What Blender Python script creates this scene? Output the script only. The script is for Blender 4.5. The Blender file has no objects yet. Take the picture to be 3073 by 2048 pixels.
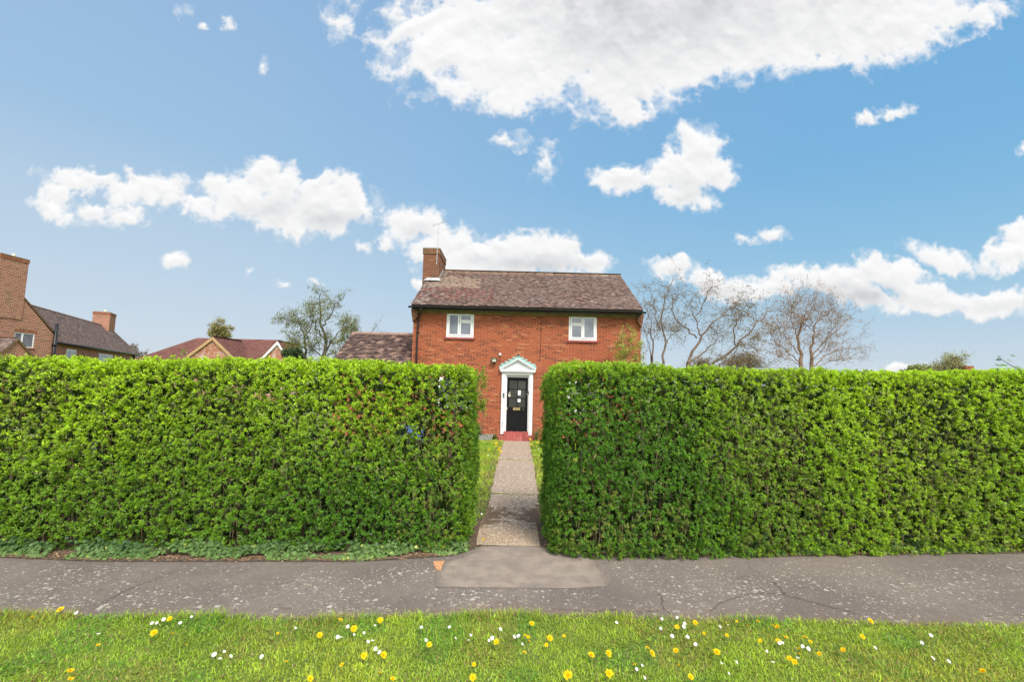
import bpy, math, random
import numpy as np
from math import radians, sin, cos, pi, sqrt
from mathutils import Vector

random.seed(7)
rng = np.random.default_rng(7)
SC = bpy.context.scene
COL = SC.collection

# ---------------------------------------------------------------- camera
F = 1366.0            # focal length in source pixels (3073 wide)
CX, CY = 1536.5, 1024.0
CAMH = 2.1
PITCH, ROLL = radians(5.27), radians(1.45)
fwd = np.array([0, cos(PITCH), sin(PITCH)])
rt0 = np.array([1.0, 0, 0]); up0 = np.array([0, -sin(PITCH), cos(PITCH)])
RT = rt0*cos(ROLL) + up0*sin(ROLL)
UP = -rt0*sin(ROLL) + up0*cos(ROLL)
CAM = np.array([0, 0, CAMH])
cd = bpy.data.cameras.new('camera'); cam = bpy.data.objects.new('camera', cd); COL.objects.link(cam)
from mathutils import Matrix
cam.matrix_world = Matrix(((RT[0], UP[0], -fwd[0], 0), (RT[1], UP[1], -fwd[1], 0), (RT[2], UP[2], -fwd[2], CAMH), (0, 0, 0, 1)))
cd.sensor_width = 36; cd.lens = 36*F/3073; cd.clip_start = .05; cd.clip_end = 5000
SC.camera = cam

def ray(sx, sy):
    return fwd*F + RT*(sx-CX) - UP*(sy-CY)
def pz(sx, sy, z=0.0):            # point of a ground-parallel plane seen at a photo pixel
    d = ray(sx, sy); t = (z-CAMH)/d[2]; return CAM + d*t
def py(sx, sy, y):                # point of a frontal plane
    d = ray(sx, sy); return CAM + d*(y/d[1])
def pxp(sx, sy, x):               # point of a plane x = const
    d = ray(sx, sy); return CAM + d*(x/d[0])

# ---------------------------------------------------------------- world and sun
SUN_EL, SUN_AZ = radians(50), radians(155)     # azimuth clockwise from +Y
EXPO = 0.55
SKY_STR = 0.115
SUN_STR = 2.7
SC.view_settings.view_transform = 'Standard'; SC.view_settings.look = 'None'
SC.view_settings.exposure = EXPO; SC.view_settings.gamma = 1; SC.view_settings.use_curve_mapping = False
try:
    SC.cycles.max_bounces = 6; SC.cycles.transparent_max_bounces = 6; SC.cycles.diffuse_bounces = 3
    SC.cycles.glossy_bounces = 3; SC.cycles.transmission_bounces = 3
    SC.cycles.use_denoising = True
    SC.cycles.caustics_reflective = False; SC.cycles.caustics_refractive = False
except Exception: pass
sl = bpy.data.lights.new('sun', 'SUN'); so = bpy.data.objects.new('sun', sl); COL.objects.link(so)
sdir = Vector((sin(SUN_AZ)*cos(SUN_EL), cos(SUN_AZ)*cos(SUN_EL), sin(SUN_EL)))
so.rotation_euler = sdir.to_track_quat('Z', 'Y').to_euler(); so.location = sdir*30
sl.energy = SUN_STR; sl.angle = radians(18); sl.color = (1, .95, .87)

class NT:
    def __init__(s, nt): s.nt = nt
    def n(s, t, **kw):
        o = s.nt.nodes.new(t)
        for k, v in kw.items(): setattr(o, k, v)
        return o
    def l(s, a, b): s.nt.links.new(a, b)
    def inp(s, sock, v):
        if isinstance(v, bpy.types.NodeSocket): s.l(v, sock)
        elif v is not None: sock.default_value = v
    def math(s, op, a, b=None, c=None, clamp=False):
        o = s.n('ShaderNodeMath', operation=op); o.use_clamp = clamp
        s.inp(o.inputs[0], a)
        if b is not None: s.inp(o.inputs[1], b)
        if c is not None: s.inp(o.inputs[2], c)
        return o.outputs[0]
    def vmath(s, op, a, b=None, scale=None):
        o = s.n('ShaderNodeVectorMath', operation=op); s.inp(o.inputs[0], a)
        if b is not None: s.inp(o.inputs[1], b)
        if scale is not None: s.inp(o.inputs['Scale'], scale)
        return o.outputs['Value'] if op in ('LENGTH', 'DOT_PRODUCT') else o.outputs[0]
    def ss(s, v, a, b, lo=0.0, hi=1.0, smooth=True):
        o = s.n('ShaderNodeMapRange'); o.interpolation_type = 'SMOOTHSTEP' if smooth else 'LINEAR'; o.clamp = True
        s.inp(o.inputs[0], v); s.inp(o.inputs[1], a); s.inp(o.inputs[2], b); s.inp(o.inputs[3], lo); s.inp(o.inputs[4], hi)
        return o.outputs[0]
    def noise(s, vec, scale, detail=4, rough=.55, dist=0.0, ntype='FBM'):
        o = s.n('ShaderNodeTexNoise'); o.noise_type = ntype
        s.inp(o.inputs['Vector'], vec); s.inp(o.inputs['Scale'], scale); s.inp(o.inputs['Detail'], detail)
        s.inp(o.inputs['Roughness'], rough); s.inp(o.inputs['Distortion'], dist)
        return o
    def vor(s, vec, scale, feature='F1'):
        o = s.n('ShaderNodeTexVoronoi', feature=feature); s.inp(o.inputs['Vector'], vec); s.inp(o.inputs['Scale'], scale); return o
    def mix(s, f, a, b, bt='MIX'):
        o = s.n('ShaderNodeMix', data_type='RGBA', blend_type=bt); s.inp(o.inputs[0], f)
        s.inp(o.inputs[6], a if isinstance(a, bpy.types.NodeSocket) else (*a, 1) if len(a) == 3 else a)
        s.inp(o.inputs[7], b if isinstance(b, bpy.types.NodeSocket) else (*b, 1) if len(b) == 3 else b)
        return o.outputs[2]
    def ramp(s, f, stops):
        o = s.n('ShaderNodeValToRGB'); s.inp(o.inputs[0], f); e = o.color_ramp.elements
        while len(e) < len(stops): e.new(.5)
        for i, (p, c) in enumerate(stops): e[i].position = p; e[i].color = (*c, 1)
        return o.outputs[0]

W = bpy.data.worlds.new('World'); SC.world = W; W.use_nodes = True
wt = NT(W.node_tree); W.node_tree.nodes.clear()
wout = wt.n('ShaderNodeOutputWorld'); bg = wt.n('ShaderNodeBackground'); wt.l(bg.outputs[0], wout.inputs[0])
sky = wt.n('ShaderNodeTexSky', sky_type='NISHITA'); sky.sun_disc = False; sky.sun_elevation = SUN_EL; sky.sun_rotation = SUN_AZ
sky.air_density = 1.0; sky.dust_density = 1.0; sky.ozone_density = 1.6; sky.altitude = 0
bg.inputs[1].default_value = SKY_STR
tc = wt.n('ShaderNodeTexCoord'); sep = wt.n('ShaderNodeSeparateXYZ'); wt.l(tc.outputs['Generated'], sep.inputs[0])
ymax = wt.math('MAXIMUM', sep.outputs[1], .02)
uu = wt.math('DIVIDE', sep.outputs[0], ymax); vv = wt.math('DIVIDE', sep.outputs[2], ymax)
comb = wt.n('ShaderNodeCombineXYZ'); wt.l(uu, comb.inputs[0]); wt.l(vv, comb.inputs[1])
uv = comb.outputs[0]
# clouds: (x, y, rx, ry, rotation, weight) measured on a 2353-wide view of the sky
CL = [(1010,95,150,125,0,1),(1180,140,200,115,0,1),(1300,60,300,160,0,1.3),(1430,165,170,115,0,1),(1165,215,62,50,0,.8),(1440,240,52,50,0,.9),
 (1620,60,300,125,0,1.3),(1850,60,280,105,0,1.2),(2050,50,200,85,-12,1),(2240,38,95,34,-20,.6),(1300,-140,520,230,0,1.4),(1850,-110,520,180,0,1.4),(1560,150,90,60,0,.8),(890,60,45,50,0,.35),(1740,120,90,55,0,.9),(1990,110,90,40,0,.8),
 (180,418,90,20,12,.7),(120,478,55,26,5,.7),(210,488,60,24,8,.7),(285,492,48,26,0,.7),(330,440,100,24,0,.8),(385,437,55,34,0,.8),(440,465,60,20,22,.7),(285,420,24,14,60,.5),(490,490,42,24,0,.45),
 (555,450,90,50,0,.9),(598,398,46,46,0,1),(648,420,42,48,0,1),(640,490,85,45,28,.9),(720,480,110,48,0,1),(765,450,80,50,0,1),(820,470,55,45,0,.9),(680,525,42,20,0,.7),(500,430,48,28,0,.6),(735,425,36,24,0,.8),
 (782,40,30,50,20,.38),(525,60,16,14,0,.4),(605,142,10,24,10,.36),(420,22,20,13,20,.36),(455,65,8,8,0,.3),(395,605,34,20,10,.7),(585,633,15,6,-20,.35),(650,661,14,6,0,.4),(723,650,17,7,0,.45),(885,560,20,16,0,.42),(820,566,30,7,10,.36),
 (955,525,64,46,0,1),(1005,560,70,40,0,1),(1060,545,34,26,0,.8),(1100,590,75,40,0,1),(1225,575,75,48,0,1),(1150,570,40,24,0,.9),(1290,590,60,36,0,.9),(1350,600,62,30,0,.9),(1150,615,180,40,0,1),(963,650,18,24,0,.7),
 (1180,330,46,24,-15,.48),(1255,365,26,44,0,.4),(1425,415,52,36,0,.9),(1600,335,62,55,0,1),(1565,395,75,55,0,1),(1642,388,52,32,0,.9),(1570,455,72,30,0,.9),
 (1995,265,28,26,0,.6),(2045,258,58,13,-8,.6),(1772,540,34,12,0,.5),(1728,548,24,9,0,.36),
 (1550,622,58,22,10,.9),(1645,650,80,26,12,.9),(1735,665,70,24,8,.8),(1820,632,62,16,5,.8),(1920,645,110,32,0,1),(2000,612,32,28,0,1),(2065,640,70,34,0,1),(2010,675,150,32,8,.9),(2140,690,160,30,0,.9),(2270,690,120,28,0,.9),(2165,588,74,28,12,.8),(2320,590,72,34,-15,1),(2360,550,50,36,0,1),(2050,852,75,9,0,.55),(2355,338,14,12,0,.5),(130,448,46,26,60,.7),(250,428,50,16,10,.7),(1488,408,30,18,-10,.8),(150,500,40,16,10,.6),(1780,660,50,18,8,.8)]
def sky_uv(x, y):
    d = ray(x*1.306, y*1.306); return d[0]/d[1], d[2]/d[1]
# the cloud field is computed here, on a grid of sky directions (u = x/y, v = z/y), and mixed over the Sky Texture
U0, U1, V0, V1 = -1.35, 1.35, -.02, 1.10
GW, GH = 2048, 850
def specnoise(w, h, beta, lo, hi, seed, aspect=1.0):
    r = np.random.default_rng(seed); n = r.standard_normal((h, w)); f = np.fft.rfft2(n)
    ky = np.fft.fftfreq(h)[:, None]*h*(GW/GH)*(GH/h)*aspect/1.0; kx = np.fft.rfftfreq(w)[None, :]*w
    k = np.sqrt(kx*kx+ky*ky)+1e-6
    f *= k**(-beta)*(1-np.exp(-(k/lo)**4))*np.exp(-(k/hi)**2)
    o = np.fft.irfft2(f, (h, w)); return o/o.std()
ug, vg = np.meshgrid(np.linspace(U0, U1, GW), np.linspace(V0, V1, GH))
w1 = specnoise(GW, GH, 1.6, 8, 60, 1); w2 = specnoise(GW, GH, 1.6, 8, 60, 2); w3 = specnoise(GW, GH, 1.3, 40, 300, 3); w4 = specnoise(GW, GH, 1.3, 40, 300, 4)
uw = ug+w1*.0065+w3*.0028; vw = vg+w2*.006+w4*.0028
acc = np.full((GH, GW), -9.0)
KS = .09
for (x, y, rx, ry, rot, wgt) in CL:
    if rx == 0: continue
    c = sky_uv(x, y); k = 1.306/F*1.02; a = rx*k*1.16+.004; b = ry*k*1.16+.004; r = radians(-rot-1.45)
    du = uw-c[0]; dv = vw-c[1]
    p = (du*cos(r)+dv*sin(r))/a; q = (-du*sin(r)+dv*cos(r))/b
    v = wgt*(1-np.sqrt(p*p+q*q)); v = np.maximum(v, -9)
    h = np.clip(KS-np.abs(acc-v), 0, None)/KS
    acc = np.maximum(acc, v)+h*h*h*KS/6
fine = specnoise(GW, GH, 1.55, 18, 900, 5)
bil = 1-np.abs(specnoise(GW, GH, 1.7, 14, 70, 6))*1.1+.35*(1-np.abs(specnoise(GW, GH, 1.4, 50, 260, 7)))
bil = (bil-bil.mean())/bil.std()
dens = acc+.055*fine+.10*bil+.015*specnoise(GW, GH, 1.2, 80, 700, 8)
mask = np.clip((dens+.03)/.44, 0, 1); mask = mask*mask*(3-2*mask)
wisp = np.clip((acc+.26*fine+.06)/.6, 0, 1)*np.clip(acc/.05+.8, 0, 1)*.35
mask = np.maximum(mask, np.clip(wisp, 0, .5))
def blur(a, sx):
    f = np.fft.rfft2(a); ky = np.fft.fftfreq(a.shape[0])[:, None]; kx = np.fft.rfftfreq(a.shape[1])[None, :]
    return np.fft.irfft2(f*np.exp(-2*(pi*sx)**2*(kx*kx+ky*ky)), a.shape)
hgt = np.sqrt(np.clip(dens, 0, 1.0))*1.0+.07*bil+.03*fine
hgt = blur(hgt, 2.0)
gy, gx = np.gradient(hgt)
lit = gy*-18*1.0+gx*8*-.35                       # sun high behind the viewer: tops catch it, undersides do not
lit = blur(lit, 2.2); lit = np.tanh(lit*.9)
thick = np.clip((acc-.25)/.9, 0, 1)
low = specnoise(GW, GH, 1.8, 3, 16, 11)
def zone(x, y, rx, ry):
    c = sky_uv(x, y); k = 1.306/F; return np.clip(1.25-np.sqrt(((ug-c[0])/(rx*k))**2+((vg-c[1])/(ry*k))**2), 0, 1)
grey = np.maximum.reduce([zone(1330, 10, 330, 130), zone(1700, -10, 420, 120)*.9, zone(1480, 60, 300, 110)*.7, zone(640, 480, 110, 34)*.8, zone(760, 505, 95, 24)*.6, zone(2000, 680, 210, 28)*.85, zone(1210, 605, 160, 22)*.75, zone(1640, 668, 100, 18)*.6, zone(1590, 440, 60, 26)*.4, zone(2230, 700, 140, 18)*.6, zone(1150, 150, 160, 50)*.25])
shade = .13*np.clip(.3+low*.5, 0, 1)*thick+grey*(.27+.10*low+.05*fine)-.20*lit*np.clip(thick+.5, 0, 1)+.11
shade = np.clip(blur(shade, 1.0), 0, 1)
buf = np.zeros((GH, GW, 4), np.float32); buf[..., 0] = mask; buf[..., 1] = shade; buf[..., 3] = 1
edge = np.minimum.reduce([np.clip((ug-U0)/.05, 0, 1), np.clip((U1-ug)/.05, 0, 1), np.clip((V1-vg)/.08, 0, 1)]); buf[..., 0] *= edge
cimg = bpy.data.images.new('cloud_field', GW, GH, alpha=False, float_buffer=True, is_data=True)
cimg.pixels.foreach_set(buf.ravel()); cimg.update(); cimg.pack()
mp = wt.n('ShaderNodeMapping'); wt.l(uv, mp.inputs[0])
mp.inputs['Location'].default_value = (-U0/(U1-U0), -V0/(V1-V0), 0); mp.inputs['Scale'].default_value = (1/(U1-U0), 1/(V1-V0), 1)
tx = wt.n('ShaderNodeTexImage'); tx.image = cimg; tx.extension = 'CLIP'; tx.interpolation = 'Cubic'; wt.l(mp.outputs[0], tx.inputs[0])
cs = wt.n('ShaderNodeSeparateColor'); wt.l(tx.outputs[0], cs.inputs[0])
front = wt.math('GREATER_THAN', sep.outputs[1], .03)
# scattered clouds elsewhere round the sky
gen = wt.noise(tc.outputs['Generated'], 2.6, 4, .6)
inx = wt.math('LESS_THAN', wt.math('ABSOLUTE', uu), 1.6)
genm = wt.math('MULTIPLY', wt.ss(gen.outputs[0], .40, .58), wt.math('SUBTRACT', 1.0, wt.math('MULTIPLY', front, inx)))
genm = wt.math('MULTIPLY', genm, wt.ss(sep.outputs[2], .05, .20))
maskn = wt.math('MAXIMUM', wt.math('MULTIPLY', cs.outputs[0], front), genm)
CLOUD = 8.9*2**-EXPO
ccol = wt.mix(cs.outputs[1], (CLOUD, CLOUD, CLOUD*1.0), (CLOUD*.28, CLOUD*.30, CLOUD*.33))
G = 2**-EXPO/SKY_STR
el = wt.ramp(sep.outputs[2], [(0.0, (.66, .73, .80)), (.08, (.58, .70, .81)), (.20, (.44, .64, .81)), (.40, (.29, .53, .79)), (.62, (.26, .48, .76)), (1.0, (.14, .30, .62))])
side = wt.ss(sep.outputs[0], -.8, .8)
tint = wt.mix(side, (1.26, 1.07, 1.0), (.68, .89, .97))
tint = wt.mix(wt.ss(sep.outputs[2], .0, .3, 1.0, 0.0), tint, (1, 1, 1))
grad = wt.vmath('SCALE', wt.mix(1.0, el, tint, 'MULTIPLY'), scale=G)
skyc = wt.mix(.93, wt.vmath('SCALE', sky.outputs[0], scale=2**-EXPO), grad)
BACK = CLOUD*2.8     # sunlit side of the sky, unseen behind the viewer, brightened as fill light
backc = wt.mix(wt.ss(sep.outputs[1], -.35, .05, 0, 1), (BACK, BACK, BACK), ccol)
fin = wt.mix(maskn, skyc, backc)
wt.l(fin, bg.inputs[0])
try: W.cycles.sampling_method = 'MANUAL'; W.cycles.sample_map_resolution = 512
except Exception: pass

# ---------------------------------------------------------------- mesh helpers
def vn(P, s, seed=0):             # value noise in [0,1]
    P = np.asarray(P, float)*s+seed*17.3
    i = np.floor(P).astype(np.int64); f = P-i; f = f*f*(3-2*f)
    def h(a):
        n = (a[:, 0]*374761393+a[:, 1]*668265263+a[:, 2]*2147483647+seed*1442695) & 0xffffffff
        n = ((n ^ (n >> 13))*1274126177) & 0xffffffff
        return ((n ^ (n >> 16)) & 0xffff)/65535.0
    r = 0
    for dx in (0, 1):
        for dy in (0, 1):
            for dz in (0, 1):
                w = (f[:, 0] if dx else 1-f[:, 0])*(f[:, 1] if dy else 1-f[:, 1])*(f[:, 2] if dz else 1-f[:, 2])
                r = r+w*h(i+np.array([dx, dy, dz]))
    return r
def unit(a):
    a = np.asarray(a, float); return a/np.maximum(np.linalg.norm(a, axis=-1, keepdims=True), 1e-9)

class MB:
    def __init__(s): s.V = []; s.Fs = []; s.C = []; s.n = 0
    def add(s, V, Fl, C=None):
        V = np.asarray(V, float).reshape(-1, 3)
        if C is None: C = np.ones((len(V), 3))*.5
        C = np.broadcast_to(np.asarray(C, float), (len(V), 3))
        s.V.append(V); s.C.append(C)
        if not isinstance(Fl, list): Fl = [Fl]
        for Fa in Fl: s.Fs.append(np.asarray(Fa, np.int64)+s.n)
        s.n += len(V); return s
    def box(s, x0, x1, y0, y1, z0, z1, C=None):
        V = [(x, y, z) for x in (x0, x1) for y in (y0, y1) for z in (z0, z1)]
        Fq = [(0, 1, 3, 2), (4, 6, 7, 5), (0, 4, 5, 1), (2, 3, 7, 6), (0, 2, 6, 4), (1, 5, 7, 3)]
        return s.add(V, np.array(Fq), C)
    def prism(s, pts, off, C=None):        # polygon pts (n,3) extruded by vector off
        p = np.asarray(pts, float); n = len(p); V = np.vstack([p, p+np.asarray(off, float)])
        sides = np.array([(i, (i+1) % n, (i+1) % n+n, i+n) for i in range(n)])
        return s.add(V, [np.array([list(range(n))[::-1]]), np.array([[i+n for i in range(n)]]), sides], C)
    def tube(s, pts, rad, k=6, C=None, cap=True):
        p = np.asarray(pts, float); n = len(p); rad = np.broadcast_to(np.asarray(rad, float), (n,))
        t = np.gradient(p, axis=0); t = unit(t)
        ref = np.array([0, 0, 1.0]) if abs(t[0][2]) < .8 else np.array([1.0, 0, 0])
        a = unit(np.cross(t, ref)); b = np.cross(t, a)
        th = np.arange(k)*2*pi/k
        V = p[:, None, :]+rad[:, None, None]*(a[:, None, :]*np.cos(th)[None, :, None]+b[:, None, :]*np.sin(th)[None, :, None])
        V = V.reshape(-1, 3); Fq = []
        i = np.arange(n-1)[:, None]*k; j = np.arange(k)[None, :]
        Fq = np.stack([i+j, i+(j+1) % k, i+k+(j+1) % k, i+k+j], -1).reshape(-1, 4)
        fl = [Fq]
        if cap: fl += [np.array([list(range(k))[::-1]]), np.array([[(n-1)*k+q for q in range(k)]])]
        return s.add(V, fl, C)
    def build(s, name, mat, parent=None, smooth=False):
        me = bpy.data.meshes.new(name)
        V = np.vstack(s.V) if s.V else np.zeros((0, 3)); C = np.vstack(s.C)
        me.vertices.add(len(V)); me.vertices.foreach_set('co', V.ravel())
        li = np.concatenate([f.ravel() for f in s.Fs]); sz = np.concatenate([np.full(len(f), f.shape[1]) for f in s.Fs])
        me.loops.add(len(li)); me.loops.foreach_set('vertex_index', li.astype(np.int32))
        st = np.concatenate([[0], np.cumsum(sz)[:-1]]).astype(np.int32)
        me.polygons.add(len(sz)); me.polygons.foreach_set('loop_start', st)
        me.polygons.foreach_set('use_smooth', np.full(len(sz), bool(smooth)))
        ca = me.attributes.new('Col', 'FLOAT_COLOR', 'POINT')
        ca.data.foreach_set('color', np.hstack([C, np.ones((len(C), 1))]).astype(np.float32).ravel())
        me.update(calc_edges=True); me.materials.append(mat)
        o = bpy.data.objects.new(name, me); COL.objects.link(o)
        if parent is not None: o.parent = parent
        return o
def leaves_into(mb, P, A, N, L, Wd, C, fold=.12):
    n = len(P); A = unit(A); N = unit(N-A*(A*N).sum(1, keepdims=True)); S = np.cross(A, N)
    L = np.broadcast_to(L, (n,))[:, None]; Wd = np.broadcast_to(Wd, (n,))[:, None]
    V = np.stack([P, P+A*L*.45+S*Wd*.5+N*L*fold, P+A*L-N*L*fold*.8, P+A*L*.45-S*Wd*.5+N*L*fold], 1).reshape(-1, 3)
    b = np.arange(n)[:, None]*4
    Fa = np.concatenate([b+np.array([[0, 2, 1]]), b+np.array([[0, 3, 2]])])
    mb.add(V, Fa, np.repeat(np.broadcast_to(C, (n, 3)), 4, 0)); return mb
def tag(o, label=None, cat=None, group=None, kind=None):
    if label: o['label'] = label
    if cat: o['category'] = cat
    if group: o['group'] = group
    if kind: o['kind'] = kind
    return o
def empty(name, loc, label, cat, group=None, rz=0):
    o = bpy.data.objects.new(name, None); COL.objects.link(o); o.location = loc; o.rotation_euler = (0, 0, rz); o.empty_display_size = .2
    return tag(o, label, cat, group)
def resampled(p, n):
    p = np.asarray(p, float); d = np.concatenate([[0], np.cumsum(np.linalg.norm(np.diff(p, axis=0), axis=1))]); t = np.linspace(0, d[-1], n)
    return np.stack([np.interp(t, d, p[:, i]) for i in range(p.shape[1])], 1)

# ---------------------------------------------------------------- materials
def newmat(name):
    m = bpy.data.materials.new(name); m.use_nodes = True; nt = NT(m.node_tree)
    b = m.node_tree.nodes['Principled BSDF']; return m, nt, b
def objco(nt):
    o = nt.n('ShaderNodeTexCoord'); return o.outputs['Object']
def bump(nt, b, h, dist=.01, st=1.0):
    o = nt.n('ShaderNodeBump'); o.inputs['Strength'].default_value = st; o.inputs['Distance'].default_value = dist
    nt.l(h, o.inputs['Height']); nt.l(o.outputs[0], b.inputs['Normal'])
def plain(name, col, rough=.6, var=.12, scale=9, spec=.4, metal=0, bmp=0.0):
    m, nt, b = newmat(name); oc = objco(nt); n = nt.noise(oc, scale, 5, .6)
    c = nt.mix(nt.ss(n.outputs[0], .3, .7), tuple(x*(1-var) for x in col), tuple(min(1, x*(1+var)) for x in col))
    nt.l(c, b.inputs['Base Color']); b.inputs['Roughness'].default_value = rough; b.inputs['Metallic'].default_value = metal
    b.inputs['Specular IOR Level'].default_value = spec
    if bmp: bump(nt, b, nt.noise(oc, scale*8, 4).outputs[0], bmp)
    return m
def colmat(name, rough=.7, var=.15, scale=30, transl=0.0, spec=.3, bmp=0):
    m, nt, b = newmat(name); a = nt.n('ShaderNodeAttribute'); a.attribute_name = 'Col'
    oc = objco(nt); n = nt.noise(oc, scale, 3, .6)
    v = nt.ss(n.outputs[0], .25, .75, 1-var, 1+var, False)
    c = nt.vmath('SCALE', a.outputs['Color'], scale=v)
    nt.l(c, b.inputs['Base Color']); b.inputs['Roughness'].default_value = rough; b.inputs['Specular IOR Level'].default_value = spec
    if bmp: bump(nt, b, n.outputs[0], bmp)
    if transl:
        t = nt.n('ShaderNodeBsdfTranslucent'); nt.l(nt.vmath('MULTIPLY', c, (1.25, 1.25, .5)), t.inputs[0])
        x = nt.n('ShaderNodeMixShader'); x.inputs[0].default_value = transl; nt.l(b.outputs[0], x.inputs[1]); nt.l(t.outputs[0], x.inputs[2])
        nt.l(x.outputs[0], m.node_tree.nodes['Material Output'].inputs[0])
    return m
def brickmat(name, c1, c2, mort, dark, pale, bw=.225, rh=.0735, soldier=False, white=0, ms=.0065):
    m, nt, b = newmat(name); g = nt.n('ShaderNodeTexCoord'); s = nt.n('ShaderNodeSeparateXYZ'); nt.l(g.outputs['Object'], s.inputs[0])
    nn = nt.n('ShaderNodeSeparateXYZ'); nt.l(g.outputs['Normal'], nn.inputs[0])
    side = nt.math('GREATER_THAN', nt.math('ABSOLUTE', nn.outputs[0]), .6)
    h = nt.math('ADD', nt.math('MULTIPLY', s.outputs[0], nt.math('SUBTRACT', 1.0, side)), nt.math('MULTIPLY', s.outputs[1], side))
    cb = nt.n('ShaderNodeCombineXYZ')
    if soldier: nt.l(s.outputs[2], cb.inputs[0]); nt.l(h, cb.inputs[1])
    else: nt.l(h, cb.inputs[0]); nt.l(s.outputs[2], cb.inputs[1])
    wob = nt.noise(cb.outputs[0], 6, 2); vec = nt.vmath('ADD', cb.outputs[0], nt.vmath('SCALE', nt.vmath('SUBTRACT', wob.outputs['Color'], (.5, .5, .5)), scale=.006))
    def br(seed, mo):
        o = nt.n('ShaderNodeTexBrick'); o.offset = .5; nt.l(vec, o.inputs['Vector'])
        o.inputs['Color1'].default_value = (0, 0, 0, 1); o.inputs['Color2'].default_value = (1, 1, 1, 1); o.inputs['Mortar'].default_value = (.5, .5, .5, 1)
        o.inputs['Scale'].default_value = 1; o.inputs['Mortar Size'].default_value = ms; o.inputs['Mortar Smooth'].default_value = .25
        o.inputs['Brick Width'].default_value = bw; o.inputs['Row Height'].default_value = rh; o.inputs['Bias'].default_value = seed
        return o
    b1 = br(0, 0)
    base = nt.mix(b1.outputs[0], c1, c2)
    # a cell-wise random value picks the burnt and the pale bricks
    fx = nt.math('FLOOR', nt.math('DIVIDE', s.outputs[2] if not soldier else h, rh))
    off = nt.math('MULTIPLY', nt.math('MODULO', nt.math('ABSOLUTE', fx), 2.0), .5)
    cell = nt.n('ShaderNodeCombineXYZ'); nt.l(nt.math('FLOOR', nt.math('ADD', nt.math('DIVIDE', h if not soldier else s.outputs[2], bw), off)), cell.inputs[0]); nt.l(fx, cell.inputs[1]); nt.l(side, cell.inputs[2])
    wn = nt.n('ShaderNodeTexWhiteNoise'); nt.l(cell.outputs[0], wn.inputs['Vector'])
    big = nt.noise(g.outputs['Object'], .9, 3, .6)
    base = nt.mix(nt.ss(nt.math('ADD', wn.outputs['Value'], nt.math('MULTIPLY', nt.math('SUBTRACT', big.outputs[0], .5), .8)), .74, .86, 0, .85), base, dark)
    wn2 = nt.n('ShaderNodeTexWhiteNoise'); nt.l(nt.vmath('ADD', cell.outputs[0], (31, 17, 5)), wn2.inputs['Vector'])
    base = nt.mix(nt.ss(nt.math('ADD', wn2.outputs['Value'], nt.math('MULTIPLY', nt.math('SUBTRACT', nt.noise(g.outputs['Object'], 1.3, 3).outputs[0], .5), .6)), .86, .97, 0, .8), base, pale)
    grit = nt.noise(g.outputs['Object'], 55, 4, .7)
    base = nt.mix(nt.ss(grit.outputs[0], .3, .7, .0, .22), base, tuple(x*.55 for x in c1))
    stain = nt.noise(g.outputs['Object'], 2.2, 6, .65)
    base = nt.mix(nt.ss(stain.outputs[0], .55, .75, 0, .30), base, pale)
    if white:
        base = nt.mix(nt.ss(nt.noise(g.outputs['Object'], 1.1, 5, .7).outputs[0], .45, .62, 0, white), base, (.62, .55, .50))
    col = nt.mix(b1.outputs['Fac'], base, nt.mix(nt.ss(grit.outputs[0], .3, .7), mort, tuple(x*.7 for x in mort)))
    nt.l(col, b.inputs['Base Color']); b.inputs['Roughness'].default_value = .88; b.inputs['Specular IOR Level'].default_value = .2
    hh = nt.math('SUBTRACT', nt.math('MULTIPLY', grit.outputs[0], .3), b1.outputs['Fac'])
    bump(nt, b, hh, .008, .8); return m

M = {}
M['brick'] = brickmat('red_brick', (.375, .092, .042), (.30, .068, .031), (.43, .25, .14), (.17, .045, .028), (.45, .17, .08))
M['brick_old'] = brickmat('weathered_brick', (.20, .075, .040), (.16, .052, .030), (.34, .25, .15), (.09, .045, .03), (.27, .11, .055))
M['brick_soldier'] = brickmat('weathered_brick_on_end', (.24, .075, .035), (.12, .06, .03), (.34, .27, .16), (.07, .05, .03), (.26, .11, .05), bw=.225, rh=.075, soldier=True)
M['brick_left'] = brickmat('brown_red_brick', (.39, .135, .082), (.31, .095, .056), (.60, .46, .34), (.17, .06, .04), (.38, .18, .11), bw=.26, rh=.105, ms=.013)
M['brick_left_soldier'] = brickmat('brown_red_brick_on_end', (.30, .105, .055), (.235, .07, .038), (.42, .27, .17), (.16, .05, .03), (.36, .15, .08), bw=.25, rh=.10, soldier=True)
M['brick_far'] = brickmat('washed_brick', (.40, .16, .09), (.36, .13, .07), (.48, .32, .22), (.30, .10, .06), (.55, .36, .26), white=.65)
M['tile'] = colmat('clay_tile', .9, .25, 40, spec=.15, bmp=.004)
M['white'] = plain('white_paint', (.70, .70, .70), .45, .03, 5)
M['upvc'] = plain('white_plastic', (.76, .75, .73), .35, .03, 3)
M['black'] = plain('black_paint', (.008, .008, .009), .5, .2, 6, .2)
M['blackplastic'] = plain('black_plastic', (.014, .013, .013), .4, .2, 6, .4)
M['soffit'] = plain('tan_board', (.26, .20, .11), .8, .25, 4)
M['lead'] = plain('lead', (.42, .42, .42), .55, .2, 9)
M['verdigris'] = plain('green_weathered_copper', (.27, .44, .40), .7, .22, 14)
M['redpaint'] = None
M['sill'] = plain('red_brown_sill', (.27, .05, .045), .6, .15, 10)
M['brass'] = plain('brass', (.50, .36, .16), .4, .15, 20, metal=.6)
M['paper'] = plain('paper', (.75, .76, .80), .8, .03, 10)
M['cream'] = plain('cream_plastic', (.62, .57, .42), .5, .1, 10)
M['greyplastic'] = plain('grey_plastic', (.22, .22, .23), .4, .1, 10)
M['timber'] = plain('pale_timber', (.42, .27, .13), .8, .2, 8)
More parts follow.
